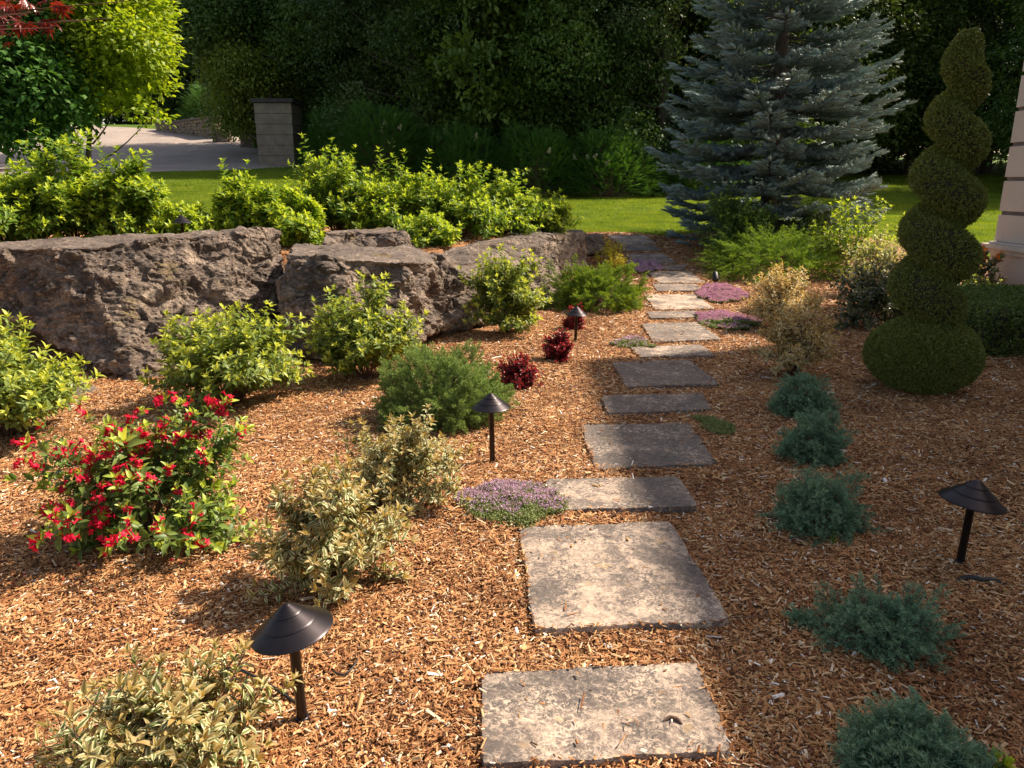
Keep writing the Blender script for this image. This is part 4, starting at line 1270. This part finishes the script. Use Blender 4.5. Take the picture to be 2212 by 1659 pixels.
shrub('small_green_shrub', 'small light green shrub behind the low hedge, beside the spiral topiary', 'shrub', (5.75, 9.3, T1(5.75, 9.3)), 1.0, .55, .8, M_wei, 111, L=.05, gap=.03, nmain=18, nside=8, low=0, f0=.8)
root, st, r = shrub('begonia', 'orange flowered plant with big dark leaves at the foot of the house corner', 'flowering plant', (6.55, 10.6, T1(6.5, 10.6)), .75, .72, .7, M_gloss, 112, leaf=ROUND, L=.12, gap=.08, nmain=12, nside=4, low=.1, f0=.8)
m_or = leaf_mat('orange_petal', (.75, .16, .02), (.9, .3, .03), transl=.3)
fo = [flower_mesh('flower', m_or, 113, 4, .04)]
ends = sorted([q[0][-1] for q in st], key=lambda e: -e[2])[:11]
put_flowers(root, fo, 'flower', [e + np.array([0, 0, .03]) for e in ends], r, (1.0, 1.5))

def gq(u, v): q = gp(u, v); return tuple(q)
shrub('glossy_shrub', 'shrub with dark glossy leaves to the left of the spiral topiary', 'shrub', gq(1872, 708), 1.0, .72, .85, M_gloss, 114, leaf=ROUND, L=.068, gap=.04, nmain=26, nside=9, low=.02, f0=.72, tipbias=.3)
q = gp(1885, 640); shrub('cream_edged_shrub', 'loose cream and green shrub in the sun patch behind the dark glossy one', 'variegated shrub', tuple(q), 1.15, .85, 1.0, M_cream, 115, leaf=ROUND, L=.065, gap=.045, nmain=24, nside=8, low=.05, up=.6, tipbias=.8)
q = gp(1830, 600); shrub('yellow_green_shrub', 'leggy yellow green shrub between the blue spruce and the spiral topiary', 'shrub', tuple(q), 1.5, 1.35, 1.2, M_hyd, 116, leaf=LEAF, L=.09, gap=.07, nmain=20, nside=8, low=.2, up=.7, tipbias=1.0)
q = gp(1590, 560); shrub('dark_green_shrub', 'upright dark green narrow leaved shrub between the spruce and the thread leaved cypress', 'shrub', tuple(q), 1.7, 1.3, 1.2, M_mid, 117, leaf=NARROW, L=.11, gap=.05, nmain=26, nside=9, low=.1, up=.9)
q = gp(1745, 560); shrub('dark_green_shrub', 'low dark green shrub under the right side of the blue spruce', 'shrub', tuple(q), 1.9, .95, 1.3, M_mid, 118, leaf=NARROW, L=.10, gap=.05, nmain=22, nside=8, low=.1, up=.6)

shrub('lime_seedling', 'lime yellow leaf tips in front of the nearest blue green juniper, bottom edge', 'seedling', g3(1912, 1674), .10, .07, .08, M_hyd, 119, leaf=ROUND, L=.035, gap=.03, nmain=5, nside=0, tipk=1.2, tipbias=1.5)
shrub('lime_seedling', 'lime yellow leaf tips standing in bare mulch at the bottom right corner', 'seedling', g3(2145, 1670), .10, .06, .08, M_hyd, 120, leaf=ROUND, L=.035, gap=.03, nmain=5, nside=0, tipk=1.2, tipbias=1.5)
# ------------------------------------------------------------------ blue spruce
def spruce():
    x, y = 5.2, 15.6; z = T1(x, y); H = 10.5
    root = thing('blue_spruce', 'large blue grey spruce with tiered branches at the end of the path', 'spruce tree', (x, y, z))
    r = rs(120)
    tr_ = Acc(); tube(tr_, [(0, 0, -.1), (.02, 0, 3), (0, .03, 7), (0, 0, H - .4)], [.17, .13, .07, .012], 10); tr_.build('trunk', M_bark, root, True)
    # a shoot: bottle brush of needles
    sp = Acc(); k = 6; a_ = np.arange(k) * 2 * math.pi / k
    rings = [(0, .55), (.3, 1), (.75, .85), (1, .25)]
    V = np.array([(math.cos(a) * w * .13, t, math.sin(a) * w * .13) for t, w in rings for a in a_])
    F = [(i * k + j, i * k + (j + 1) % k, (i + 1) * k + (j + 1) % k) for i in range(3) for j in range(k)] + [(i * k + j, (i + 1) * k + (j + 1) % k, (i + 1) * k + j) for i in range(3) for j in range(k)]
    sp.add(V * np.array([.72, 1, .72]), np.array(F))
    nn = 26; t = r.uniform(.05, 1, nn); aa = r.uniform(0, 6.28, nn)
    D = unit(np.column_stack([np.cos(aa), np.full(nn, .9), np.sin(aa)])); P = np.column_stack([np.zeros(nn), t * .95, np.zeros(nn)])
    v2, f2, _, _ = scatter(np.array([[-.5, 0, 0], [.5, 0, 0], [0, 1, 0]], float), np.array([[0, 1, 2]]), P, basis(D, rnd_dirs(r, nn)), np.column_stack([np.full(nn, .04), np.full(nn, .26), np.full(nn, .2)]))
    sp.add(v2, f2)
    SV = np.concatenate(sp.V); SF = np.concatenate([sp.F[0], sp.F[1]])
    env = lambda zz: np.interp(zz, [.2, .7, 1.6, 2.6, 4.6, H], [1.75, 2.05, 2.2, 2.1, 1.6, .05])
    Ps, Ds, Ls, Ts = [], [], [], []; br = Acc()
    zc = .12
    while zc < H - .3:
        R_ = env(zc); nb = int(8 + R_ * 3.0); a0 = r.uniform(0, 6.28)
        for i in range(nb):
            az = a0 + i * 2 * math.pi / nb + r.normal(0, .12); L = R_ * r.uniform(.78, 1.08); z0 = zc + r.normal(0, .07)
            h = np.array([math.cos(az), math.sin(az), 0]); s_ = np.array([-math.sin(az), math.cos(az), 0])
            dr = -.26 * L if zc < 4 else -.05 * L
            m = 14; t = np.linspace(0, 1, m)[:, None]
            p = h * L * t + np.array([0, 0, 1]) * (z0 + dr * t + .26 * L * t ** 3)
            tube(br, p[::3], np.linspace(.022, .004, len(p[::3])), 4, False)
            nbl = int(L * 14)
            for j in range(nbl):
                tt = .22 + .78 * (j + r.rand()) / nbl; q = np.array([np.interp(tt, t[:, 0], p[:, c]) for c in range(3)])
                sg = 1 if j % 2 else -1; bl = L * .34 * (1.12 - tt) ** .75 * r.uniform(.7, 1.1) + .08
                d = unit(h * .75 + s_ * sg * .8 + np.array([0, 0, r.uniform(-.12, .22)]))
                ns = max(2, int(bl / .055))
                for e in range(ns):
                    w = (e + 1) / ns; o = q + d * bl * w * .9
                    dd = unit(d + s_ * r.uniform(-.7, .7) * (w < 1) + h * .3 + np.array([0, 0, r.uniform(-.25, .75)]))
                    Ps.append(o); Ds.append(dd); Ls.append(r.uniform(.10, .18)); Ts.append(r.uniform(0, .35) + .45 * w * tt)
            Ps.append(p[-1]); Ds.append(h + np.array([0, 0, .3])); Ls.append(.2); Ts.append(.9)
        zc += .34 + .02 * zc
    Ps = np.array(Ps); Ds = unit(np.array(Ds)); n = len(Ps); Ls = np.array(Ls)
    V, F, _, T = scatter(SV, SF, Ps - Ds * .03, basis(Ds, rnd_dirs(r, n) * .3 + [0, 0, 1]), np.column_stack([Ls * 1.4, Ls, Ls * 1.4]), None, np.clip(np.array(Ts), 0, 1))
    a = Acc(); a.add(V, F, None, T); a.build('needles', M_spruce, root); br.build('branches', M_bark, root, True)
    print('spruce shoots', n)
spruce()

# ------------------------------------------------------------------ broadleaf trees
def clump(r, k, L, spread, leaf=SMALL, flat=.5):
    P = r.normal(0, spread, (k, 3)) * np.array([1, 1, flat]) + np.array([0, spread * .6, 0]); D = unit(rnd_dirs(r, k) * .8 + np.array([0, .8, -.15]))
    V, F, U, _ = scatter(leaf[0], leaf[1], P, basis(D, rnd_dirs(r, k) * .5 + [0, 0, 1]), L * r.uniform(.7, 1.2, k), leaf[2])
    return V, F, U

def crown(r, acc, blobs, n, cl, sc=(.8, 1.25), inner=.25, droop=.1):
    blobs = np.array(blobs, float); w = (blobs[:, 3:6] ** 2).sum(1); pick = r.choice(len(blobs), n, p=w / w.sum())
    d = rnd_dirs(r, n); d[:, 2] = d[:, 2] * .85 + .15; d = unit(d)
    rad = np.where(r.rand(n) < inner, r.uniform(.3, .9, n), r.uniform(.85, 1.08, n))
    P = blobs[pick, :3] + d * blobs[pick, 3:6] * rad[:, None]
    D = unit(d * np.array([1, 1, .5]) + rnd_dirs(r, n) * .4 - np.array([0, 0, droop])); s = r.uniform(*sc, n)
    big = np.clip(.5 + 1.3 * fbm(P * .55 + 40, 2, 6), 0, 1)
    wh = r.randint(0, len(cl), n)
    for k, (tv, tf, tu) in enumerate(cl):
        m = wh == k; V, F, U, T = scatter(tv, tf, P[m], basis(D[m], rnd_dirs(r, m.sum()) * .4 + [0, 0, 1]), s[m], tu, r.rand(m.sum()) ** 2 * .5 + .5 * big[m]); acc.add(V, F, U, T)

def limbs(r, acc, blobs, h0, trunk, base_r, lean=(0, 0)):
    top = np.array([lean[0], lean[1], trunk])
    tube(acc, bez(np.array([0, 0, -.2]), np.array([lean[0] * .2, lean[1] * .2, trunk * .5]), top, 9), np.linspace(base_r, base_r * .35, 9), 9)
    for b in blobs:
        c = np.array(b[:3]); t = np.clip((c[2] - h0) / max(.1, trunk - h0) * .6 + .1, .12, .95); s = top * t
        tube(acc, bez(s, (s + c) / 2 + np.array([0, 0, -.12 * np.linalg.norm(c - s)]), c, 6), np.linspace(base_r * .32, base_r * .06, 6), 5, False)

def tree_proto(seed, H, Rr, skirt, nb, n, k, L, spread, m, flat=.5, bsz=(.9, 1.5)):
    r = rs(seed); blobs = []
    for i in range(nb):
        z = skirt + (H - skirt) * (i + .5) / nb; e = math.sin(math.pi * min(1, .18 + .82 * (z - skirt) / (H - skirt))) ** .6 * Rr
        a = i * 2.39996 + r.normal(0, .3); q = e * r.uniform(.45, .95); s = r.uniform(*bsz)
        blobs.append((math.cos(a) * q, math.sin(a) * q, z, s, s, s * .72))
    a = Acc(); crown(r, a, blobs, n, [clump(r, k, L, spread, flat=flat) for _ in range(5)]); b = Acc(); limbs(r, b, blobs, skirt, H * .85, .012 * H + .1)
    c_ = a.build('crown', m, None); t_ = b.build('trunk', M_bark, None, True); ms = (c_.data, t_.data)
    bpy.data.objects.remove(c_); bpy.data.objects.remove(t_)
    return ms
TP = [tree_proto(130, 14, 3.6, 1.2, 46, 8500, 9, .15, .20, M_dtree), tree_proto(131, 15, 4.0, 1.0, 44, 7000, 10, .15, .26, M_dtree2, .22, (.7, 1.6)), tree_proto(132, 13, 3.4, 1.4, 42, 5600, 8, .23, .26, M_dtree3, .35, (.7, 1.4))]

def place_tree(ms, x, y, rz, s, label, group, name='woodland_tree'):
    t = thing(name, label, 'tree', (x, y, T1(x, y) - .05), group, rz); t.scale = (s[0], s[0], s[1])
    new_obj('crown', ms[0], t); new_obj('trunk', ms[1], t)
    return t
r9 = rs(9)
ROW1 = [(-6.6, 37.5), (-3.9, 33.0), (-1.0, 31.6), (2.4, 31.8), (6.2, 32.6), (9.6, 35)]
for i, (x, y) in enumerate(ROW1):
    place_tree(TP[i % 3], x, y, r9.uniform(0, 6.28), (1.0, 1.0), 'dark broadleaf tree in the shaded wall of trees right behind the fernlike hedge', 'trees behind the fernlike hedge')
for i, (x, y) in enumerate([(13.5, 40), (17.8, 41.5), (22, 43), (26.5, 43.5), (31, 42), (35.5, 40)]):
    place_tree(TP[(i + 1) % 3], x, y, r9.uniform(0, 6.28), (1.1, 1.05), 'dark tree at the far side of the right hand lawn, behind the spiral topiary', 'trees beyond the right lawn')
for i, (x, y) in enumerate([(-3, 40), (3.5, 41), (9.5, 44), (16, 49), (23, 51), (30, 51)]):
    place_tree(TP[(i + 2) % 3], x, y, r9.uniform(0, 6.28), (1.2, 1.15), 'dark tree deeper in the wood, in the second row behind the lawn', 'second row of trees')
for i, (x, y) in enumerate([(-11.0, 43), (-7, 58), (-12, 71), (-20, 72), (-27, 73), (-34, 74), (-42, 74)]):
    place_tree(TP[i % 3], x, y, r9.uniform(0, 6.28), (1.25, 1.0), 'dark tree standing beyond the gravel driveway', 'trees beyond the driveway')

for i, (x, y) in enumerate([(22.5, 29.5), (27.5, 34)]):  # out of frame trees, added to cast shade over the right lawn
    place_tree(TP[i], x, y, 1.0 + i, (1.1, 1.0), 'unseen tree added past the right edge to throw shade on the lawn', 'trees beyond the right lawn')

def woods():
    r = rs(140); a = Acc(); cl = [clump(r, 8, .42, .5) for _ in range(4)]
    def band(x0, x1, y0, y1, zt, n):
        x = r.uniform(x0, x1, n); y = r.uniform(y0, y1, n); g = terrain(x, y)
        top = zt * (.8 + .25 * vnoise(np.column_stack([x * .16, y * .05, x * 0]), 7)); z = g + top * r.rand(n) ** .8
        D = unit(rnd_dirs(r, n) + np.array([0, -.9, .1])); P = np.column_stack([x, y, z]); wh = r.randint(0, 4, n); s = r.uniform(.8, 1.4, n)
        for k, (tv, tf, tu) in enumerate(cl):
            m = wh == k; V, F, U, T = scatter(tv, tf, P[m], basis(D[m], rnd_dirs(r, m.sum()) * .4 + [0, 0, 1]), s[m], tu); a.add(V, F, U, T)
    band(-72, 2, 76, 82, 20, 17000); band(2, 34, 56, 62, 17, 9500); band(34, 66, 44, 56, 15, 9000)
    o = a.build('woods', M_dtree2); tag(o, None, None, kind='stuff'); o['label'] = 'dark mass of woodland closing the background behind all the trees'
woods()

def own_tree(name, label, cat, base, blobs, n, k, L, spread, m, seed, trunk, br, lean=(0, 0), flat=.5, inner=.25, droop=.1, group=None, leaf=SMALL):
    r = rs(seed); root = thing(name, label, cat, base, group); a = Acc()
    crown(r, a, blobs, n, [clump(r, k, L, spread, flat=flat, leaf=leaf) for _ in range(5)], inner=inner, droop=droop); a.build('crown', m, root)
    b = Acc(); limbs(r, b, blobs, blobs[0][2] * .4, trunk, br, lean); b.build('trunk', M_bark, root, True)

def blobs_px(spec, base):
    """spec: (u, v, distance, radius) lobes of a crown"""
    o = []
    for u, v, y, s in spec:
        q = at(u, v, y) - np.array(base); o.append((*q, s, s, s * .75))
    return o
def based(u, y): x = (u - PCX) / PF * (y * math.cos(PITCH)); return (x, y, T1(x, y))
b = based(185, 17); own_tree('lime_green_tree', 'small tree with bright lime leaves and a crooked dark trunk, upper left', 'tree', b,
    blobs_px([(205, 60, 17, .75), (270, 85, 16.8, .75), (300, 130, 17, .55), (225, 150, 16.8, .7), (150, 110, 17.2, .75), (280, 30, 17.3, .7), (200, -40, 17.2, 1.0), (120, 40, 17.4, .8), (160, 190, 17.2, .55), (60, 60, 17.6, .9), (318, 175, 17.0, .3), (262, 210, 16.8, .26), (330, 245, 16.4, .17), (240, -120, 17.4, 1.1)], b),
    3400, 8, .125, .13, M_ytree, 150, 2.6, .075, lean=(.55, .1), droop=.25)
b = based(120, 16); own_tree('green_tree', 'darker green small tree with a thin straight trunk at the left edge, below the maple', 'tree', b,
    blobs_px([(40, 150, 16, .85), (100, 200, 15.8, .6), (20, 260, 15.8, .8), (75, 300, 15.6, .5), (130, 250, 16.2, .5), (-60, 200, 16, 1.0), (60, 60, 16.6, .9), (-40, 60, 16.5, 1.2), (150, 150, 16.6, .5)], b),
    2600, 8, .14, .14, M_sorb, 151, 2.4, .06, droop=.3)
b = based(600, 37); own_tree('layered_tree', 'small tree with flat layered branches reaching out over the concrete pillar', 'tree', b,
    blobs_px([(520, 145, 36.5, 1.1), (480, 165, 37, .8), (560, 160, 37, 1.0), (540, 195, 37.5, 1.0), (590, 180, 38, .8), (495, 215, 38, .9), (600, 150, 38, .9), (540, 250, 39, 1.0), (500, 260, 39, 1.0)], b),
    2600, 7, .17, .24, M_tcol, 152, 4.2, .11, flat=.25, droop=.15)
b = (-7.6, 36.5, T1(-7.6, 36.5)); own_tree('drooping_tree', 'tree with drooping leafy branches above the concrete pillar, lit from the left', 'tree', b,
    blobs_px([(660, 60, 37, 1.5), (700, 105, 37, 1.1), (600, 20, 37.5, 1.6), (690, 150, 37, .8), (560, 60, 38, 1.1), (450, 60, 37, 1.5), (380, 40, 37, 1.2), (500, 10, 37, 1.6), (700, 20, 36, 1.6)], b),
    4200, 8, .19, .22, M_dtree, 153, 8, .2, droop=.55)

# red maple reaching in at the top left
def palm():
    V, F, U = [], [], []; n = 0
    for k, (an, ln) in enumerate([(-2.0, .5), (-1.25, .8), (-.6, .95), (0, 1.05), (.6, .95), (1.25, .8), (2.0, .5)]):
        t = leaf_t(.24, .04, .2, ((.35, .9), (.7, .6))); c, s = math.cos(an), math.sin(an)
        q = t[0] * ln; q = np.column_stack([q[:, 0] * c + q[:, 1] * s, -q[:, 0] * s + q[:, 1] * c, q[:, 2]]); V.append(q); F.append(t[1] + n); U.append(t[2]); n += len(q)
    return np.concatenate(V), np.concatenate(F), np.concatenate(U)
def maple():
    base = (-7.3, 6.3, T1(-7.3, 6.3)); root = thing('red_maple', 'dark red leaved maple reaching in from the top left corner', 'maple tree', base)
    r = rs(160); PM = palm(); B0 = np.array(base); tw = Acc(); lf = Acc()
    tube(tw, [np.array([0, 0, -.1]), np.array([.1, 0, 1.2]), np.array([.5, -.1, 2.2]), np.array([.7, -.1, 3.4])], [.09, .07, .05, .02], 8)
    Pp, Dd = [], []
    tips = [(20, 10, 5.2), (55, 30, 5.1), (95, 25, 5.2), (20, 55, 5.0), (60, 62, 5.0), (110, 60, 5.1), (130, 15, 5.3), (-40, 20, 5.2), (-60, 70, 5.2), (80, -30, 5.3), (160, -25, 5.4), (230, -30, 5.3), (278, 2, 5.2), (30, -50, 5.4), (-100, -20, 5.3), (175, 45, 5.2), (240, 40, 5.2),
            (10, 352, 5.6), (-30, 345, 5.6), (30, 366, 5.5), (-60, 370, 5.6), (-20, 190, 5.4), (-80, 150, 5.4)]
    for u, v, y in tips:
        e = at(u, v, y) - B0; s = np.array([.5, -.1, 2.2]) if v < 300 else np.array([.15, 0, 1.3])
        p = bez(s, (s + e) / 2 + np.array([0, 0, .25]), e, 10); tube(tw, p, np.linspace(.012, .0025, 10), 4, False)
        k = 26 if (u, v) not in ((175, 45), (240, 40), (278, 2)) else 7
        for j in range(k):
            t = r.uniform(.6, 1) if k > 10 else r.uniform(.97, 1); q = p[int(t * 9)] + r.normal(0, .07 if k > 10 else .03, 3) * np.array([1, 1, .45]); Pp.append(q); Dd.append(unit(r.normal(0, .7, 3) * np.array([1, 1, .3]) + np.array([.25, -.2, -.35])))
    Pp = np.array(Pp); Dd = np.array(Dd); n = len(Pp)
    V, F, U, T = scatter(PM[0], PM[1], Pp, basis(Dd, r.normal(0, .35, (n, 3)) + [0, 0, 1]), r.uniform(.06, .10, n), PM[2], np.zeros(n)); lf.add(V, F, U, T)
    lf.build('leaves', M_maple, root); tw.build('trunk', M_stem, root, True)
maple()

# ------------------------------------------------------------------ fernlike hedge row behind the lawn
def frond(L=1.0):
    V, F, U = [(0, 0, 0), (.012, 0, 0), (0, 1, -.25)], [(0, 1, 2)], [(0, 0)] * 3
    for i in range(9):
        t = .12 + .86 * i / 9; w = .24 * (1 - .65 * t) * (1 if i else .7)
        for s in (-1, 1):
            b = len(V); z = -.25 * t * t; V += [(0, t - .028, z), (0, t + .028, z), (s * w, t + .11, z - .04)]; U += [(.5, t)] * 3; F.append((b, b + 1, b + 2) if s < 0 else (b, b + 2, b + 1))
    return np.array(V, float), np.array(F), np.array(U, float)
FR = frond()
def fern_shrub_meshes(seed, W, H, n):
    r = rs(seed); P, d, rad = mound_pts(r, n, W, W * .8, H, .12, 2.0, seed, .3)
    D = unit(d * np.array([1, 1, .7]) + np.array([0, 0, .25]) + r.normal(0, .3, (n, 3))); P[:, 2] = np.maximum(P[:, 2], .15)
    V, F, U, T = scatter(FR[0], FR[1], P, basis(D, rnd_dirs(r, n) * .3 + [0, 0, 1]), r.uniform(.28, .46, n), FR[2], r.rand(n)); a = Acc(); a.add(V, F, U, T); o = a.build('foliage', M_sorb)
    b = Acc(); idx = r.choice(n, 60)
    for i in idx: tube(b, bez(P[i] * np.array([.1, .1, 0]), P[i] * np.array([.5, .5, .6]), P[i], 5), np.linspace(.015, .005, 5), 4, False)
    s = b.build('branches', M_stem, None, True); top = P[(rad > 0) & (P[:, 2] > H * .5) & (P[:, 1] < .1)]; ms = (o.data, s.data, top[:40]); bpy.data.objects.remove(o); bpy.data.objects.remove(s); return ms
FS = [fern_shrub_meshes(170, 3.6, 2.35, 2600), fern_shrub_meshes(171, 3.4, 2.1, 2400)]
def panicle_mesh():
    r = rs(172); n = 140; t = r.rand(n); a_ = r.uniform(0, 6.28, n); w = .05 * (1 - t) + .012; P = np.column_stack([np.cos(a_) * w, np.sin(a_) * w, t * .2])
    V, F, U, T = scatter(ROUND_S[0], ROUND_S[1], P, basis(rnd_dirs(r, n), rnd_dirs(r, n)), np.full(n, .03), ROUND_S[2]); return mesh_np('panicle', V, F, M_panicle, U)
PMm = panicle_mesh()
fx = [(-7.2, 33.0, 'leftmost fernlike shrub of the hedge, in deep shade beside the concrete pillar'), (-4.9, 29.8, 'fernlike shrub with cream flower plumes, second from the pillar'), (-1.9, 29.3, 'middle fernlike shrub of the shaded hedge, above the tallest lime green shrub'),
      (.9, 29.0, 'fernlike shrub fourth along the shaded hedge, behind the bushy row on the boulders'), (3.7, 28.6, 'brightest fernlike shrub at the right end of the hedge, beside the spruce')]
r3 = rs(173)
for i, (x, y, lab) in enumerate(fx):
    f = FS[(i + 1) % 2]; t = thing('fernlike_shrub', lab, 'shrub', (x, y, T1(x, y)), 'fernlike shrubs of the hedge behind the lawn', r3.uniform(-.4, .4))
    new_obj('foliage', f[0], t); new_obj('branches', f[1], t)
    for j in range(4 if i else 2):
        p = f[2][r3.randint(len(f[2]))]; o = new_obj('panicle', PMm, t, tuple(p + np.array([0, -.05, .05]))); o.rotation_euler = (r3.uniform(-.6, .6), r3.uniform(-.6, .6), 0)
for i, (x, y, s, lab) in enumerate([(-20.5, 55, 1.3, 'dark bush behind the low stone wall, left of the acorn finial'), (-16.6, 52.5, 1.2, 'dark bush above the low stone wall, right of the acorn finial'), (-11.3, 41, 1.1, 'rounded bush on the driveway edge just left of the concrete pillar'), (7.4, 29.8, 1.1, 'dark fernlike shrub glimpsed left of the blue spruce')]):
    t = thing('background_bush', lab, 'shrub', (x, y, T1(x, y)), None, i * 1.3); t.scale = (s, s, s * .9); f = FS[i % 2]; new_obj('foliage', f[0], t); new_obj('branches', f[1], t)

# ------------------------------------------------------------------ concrete pillar, driveway wall, finials, rocks
def pillar():
    y = 34.0; q0 = at(560, 355, y); q1 = at(637, 355, y); z = T1((q0[0] + q1[0]) / 2, y); w = q1[0] - q0[0]; cx = (q0[0] + q1[0]) / 2; top = at(600, 222, y)[2] - z
    root = thing('concrete_pillar', 'tall weathered concrete pillar with a dark cap at the end of the driveway', 'pillar', (cx, y + w / 2, z)); r = rs(180)
    a = Acc(); n = 6; h = top / n
    for i in range(n):
        k = 1 + .035 * (i / n); box(a, (r.normal(0, .006), 0, h * (i + .5)), (w * k, w * k, h - .025))
    box(a, (0, 0, top / 2), (w * .97, w * .97, top - .02)); a.build('shaft', M_wallstone, root)
    b = Acc(); box(b, (0, 0, top + .09), (w * 1.16, w * 1.16, .16)); b.build('cap', simple_mat('pillar_cap', (.05, .045, .04), .9), root)
pillar()

def finial(u, v0, v1, y, label, zb=None):
    q = at(u, v1, y); h = at(u, v0, y)[2] - q[2]; g = T1(q[0], y)
    root = thing('acorn_finial', label, 'finial', (q[0], y, q[2])); a = Acc(); k = h
    lathe(a, [(.001, 1.0 * k), (.07 * k, .93 * k), (.19 * k, .74 * k), (.24 * k, .52 * k), (.20 * k, .34 * k), (.10 * k, .26 * k), (.09 * k, .18 * k)], 20); a.build('acorn', M_paint2, root, True)
    b = Acc(); lathe(b, [(.09 * k, .18 * k), (.17 * k, .12 * k), (.20 * k, .08 * k), (.20 * k, 0), (.001, 0)], 20); b.build('base', M_paint2, root, True)
M_paint2 = simple_mat('finial_stone', (.34, .29, .24), .85)

def low_wall():
    A = at(343, 276, 54.0); B = at(472, 287, 47.5); r = rs(181)
    gA = T1(A[0], A[1]); gB = T1(B[0], B[1]); n = 30; root = thing('low_stone_wall', 'low stone wall with a sloping coping beside the driveway', 'stone wall', ((A[0] + B[0]) / 2, (A[1] + B[1]) / 2, (gA + gB) / 2)); o = np.array(root.location)
    a = Acc(); c = Acc(); yaw = math.atan2(B[1] - A[1], B[0] - A[0]); L = math.dist(A[:2], B[:2])
    ht = at(343, 268, A[1])[2] - gA, at(472, 252, B[1])[2] - gB
    for i in range(n):
        t = (i + .5) / n; p = A * (1 - t) + B * t; g = T1(p[0], p[1]); h = max(.5, ht[0] * (1 - t) + ht[1] * t); rows = 5
        for k in range(rows):
            off = r.normal(0, .015, 3); box(a, np.array([p[0], p[1], g + h * (k + .5) / rows - .05]) - o + off, (L / n * r.uniform(.9, 1.0), .45, h / rows * .92), yaw)
        box(c, np.array([p[0], p[1], g + h]) - o, (L / n * .99, .62, .12), yaw)
    a.build('stones', M_drystone, root); c.build('coping', simple_mat('coping', (.10, .085, .07), .9), root)
    return A, B, ht
A_, B_, ht_ = low_wall()
finial(344, 239, 262, 52.0, 'pale acorn finial standing on the far end of the low wall')
finial(474, 231, 254, 47.5, 'second stone finial at the near end of the low wall, beside the layered tree')
for k, (u0, u1, v0, v1, y, lab) in enumerate([(455, 492, 279, 290, 45.5, 'rough pale block of stone at the driveway edge, beside the low wall'), (515, 548, 278, 293, 42.5, 'rough pale block of stone just left of the concrete pillar')]):
    p = [at(u0, v1, y), at(u1, v1, y), at(u0 + 3, v0, y), at(u1 - 2, v0 + 2, y)]; p += [q + np.array([0, .7, .05]) for q in p]
    for q in p[:2] + p[4:6]: q[2] = T1(q[0], q[1]) - .1
    boulder([tuple(q) for q in p], lab, 20 + k, .07, .5)['group'] = 'stone blocks along the driveway'

# ------------------------------------------------------------------ house at the right
def house():
    x0, y1 = 7.3, 9.4; x1, y0 = 17.0, -4.0; Ht = 7.19; cx, cy = (x0 + x1) / 2, (y0 + y1) / 2
    root = thing('house', 'cream house corner with grooved block courses and a moulded plinth at the right edge', 'house', (cx, cy, 0)); W, D = x1 - x0, y1 - y0
    a = Acc(); box(a, (0, 0, .31), (W + .02, D + .02, .62)); a.build('plinth', M_paint, root)
    m = Acc(); box(m, (0, 0, .665), (W + .10, D + .10, .07)); box(m, (0, 0, .735), (W + .20, D + .20, .06)); m.build('base_moulding', M_paint, root)
    def courses(acc, c, sx, sy, top):
        z = 1.17 - .375; box(acc, (c[0], c[1], (z + 1.17) / 2), (sx, sy, 1.17 - z)); z = 1.225
        while z < top - .2:
            h = min(.415, top - z); box(acc, (c[0], c[1], z + h / 2), (sx, sy, h)); z += .47
    w = Acc(); courses(w, (0, 0), W, D, Ht); w.build('wall', M_paint, root)
    g = Acc(); box(g, (0, 0, Ht / 2 + .3), (W - .05, D - .05, Ht - .7)); g.build('wall_grooves', M_groove, root)
    # porch pier with the same grooved courses, tied back to the house by a beam
    pc = (7.06 + .45 - cx, 10.65 - cy); k = Acc(); courses(k, pc, .9, .9, 4.4); pr = k.build('porch_pier', M_paint, root)
    k = Acc(); box(k, (*pc, 2.3), (.85, .85, 4.1)); k.build('pier_grooves', M_groove, pr)
    k = Acc(); box(k, (*pc, .31), (.93, .93, .62)); box(k, (*pc, .66), (1.03, 1.03, .07)); box(k, (*pc, .728), (1.15, 1.15, .06)); box(k, (*pc, .775), (1.0, 1.0, .03)); k.build('pier_base', M_paint, pr)
    k = Acc(); box(k, (pc[0], 10.35 - cy, 4.6), (.8, 2.0, .36)); k.build('porch_beam', M_paint, root)
    e = Acc(); box(e, (0, 0, Ht + .02), (W + .3, D + .06, .3)); e.build('eaves', M_paint, root)
    t = Acc(); hw, hd = W / 2 + .15, D / 2 + .03
    t.add(np.array([(-hw, -hd, Ht + .18), (hw, -hd, Ht + .18), (hw, hd, Ht + .18), (-hw, hd, Ht + .18), (0, -hd + 5, Ht + 1.9), (0, hd - 5, Ht + 1.9)], float), np.array([[0, 1, 4], [1, 2, 4], [2, 5, 4], [2, 3, 5], [3, 0, 4], [3, 4, 5]])); t.build('roof', M_roof, root)
house()
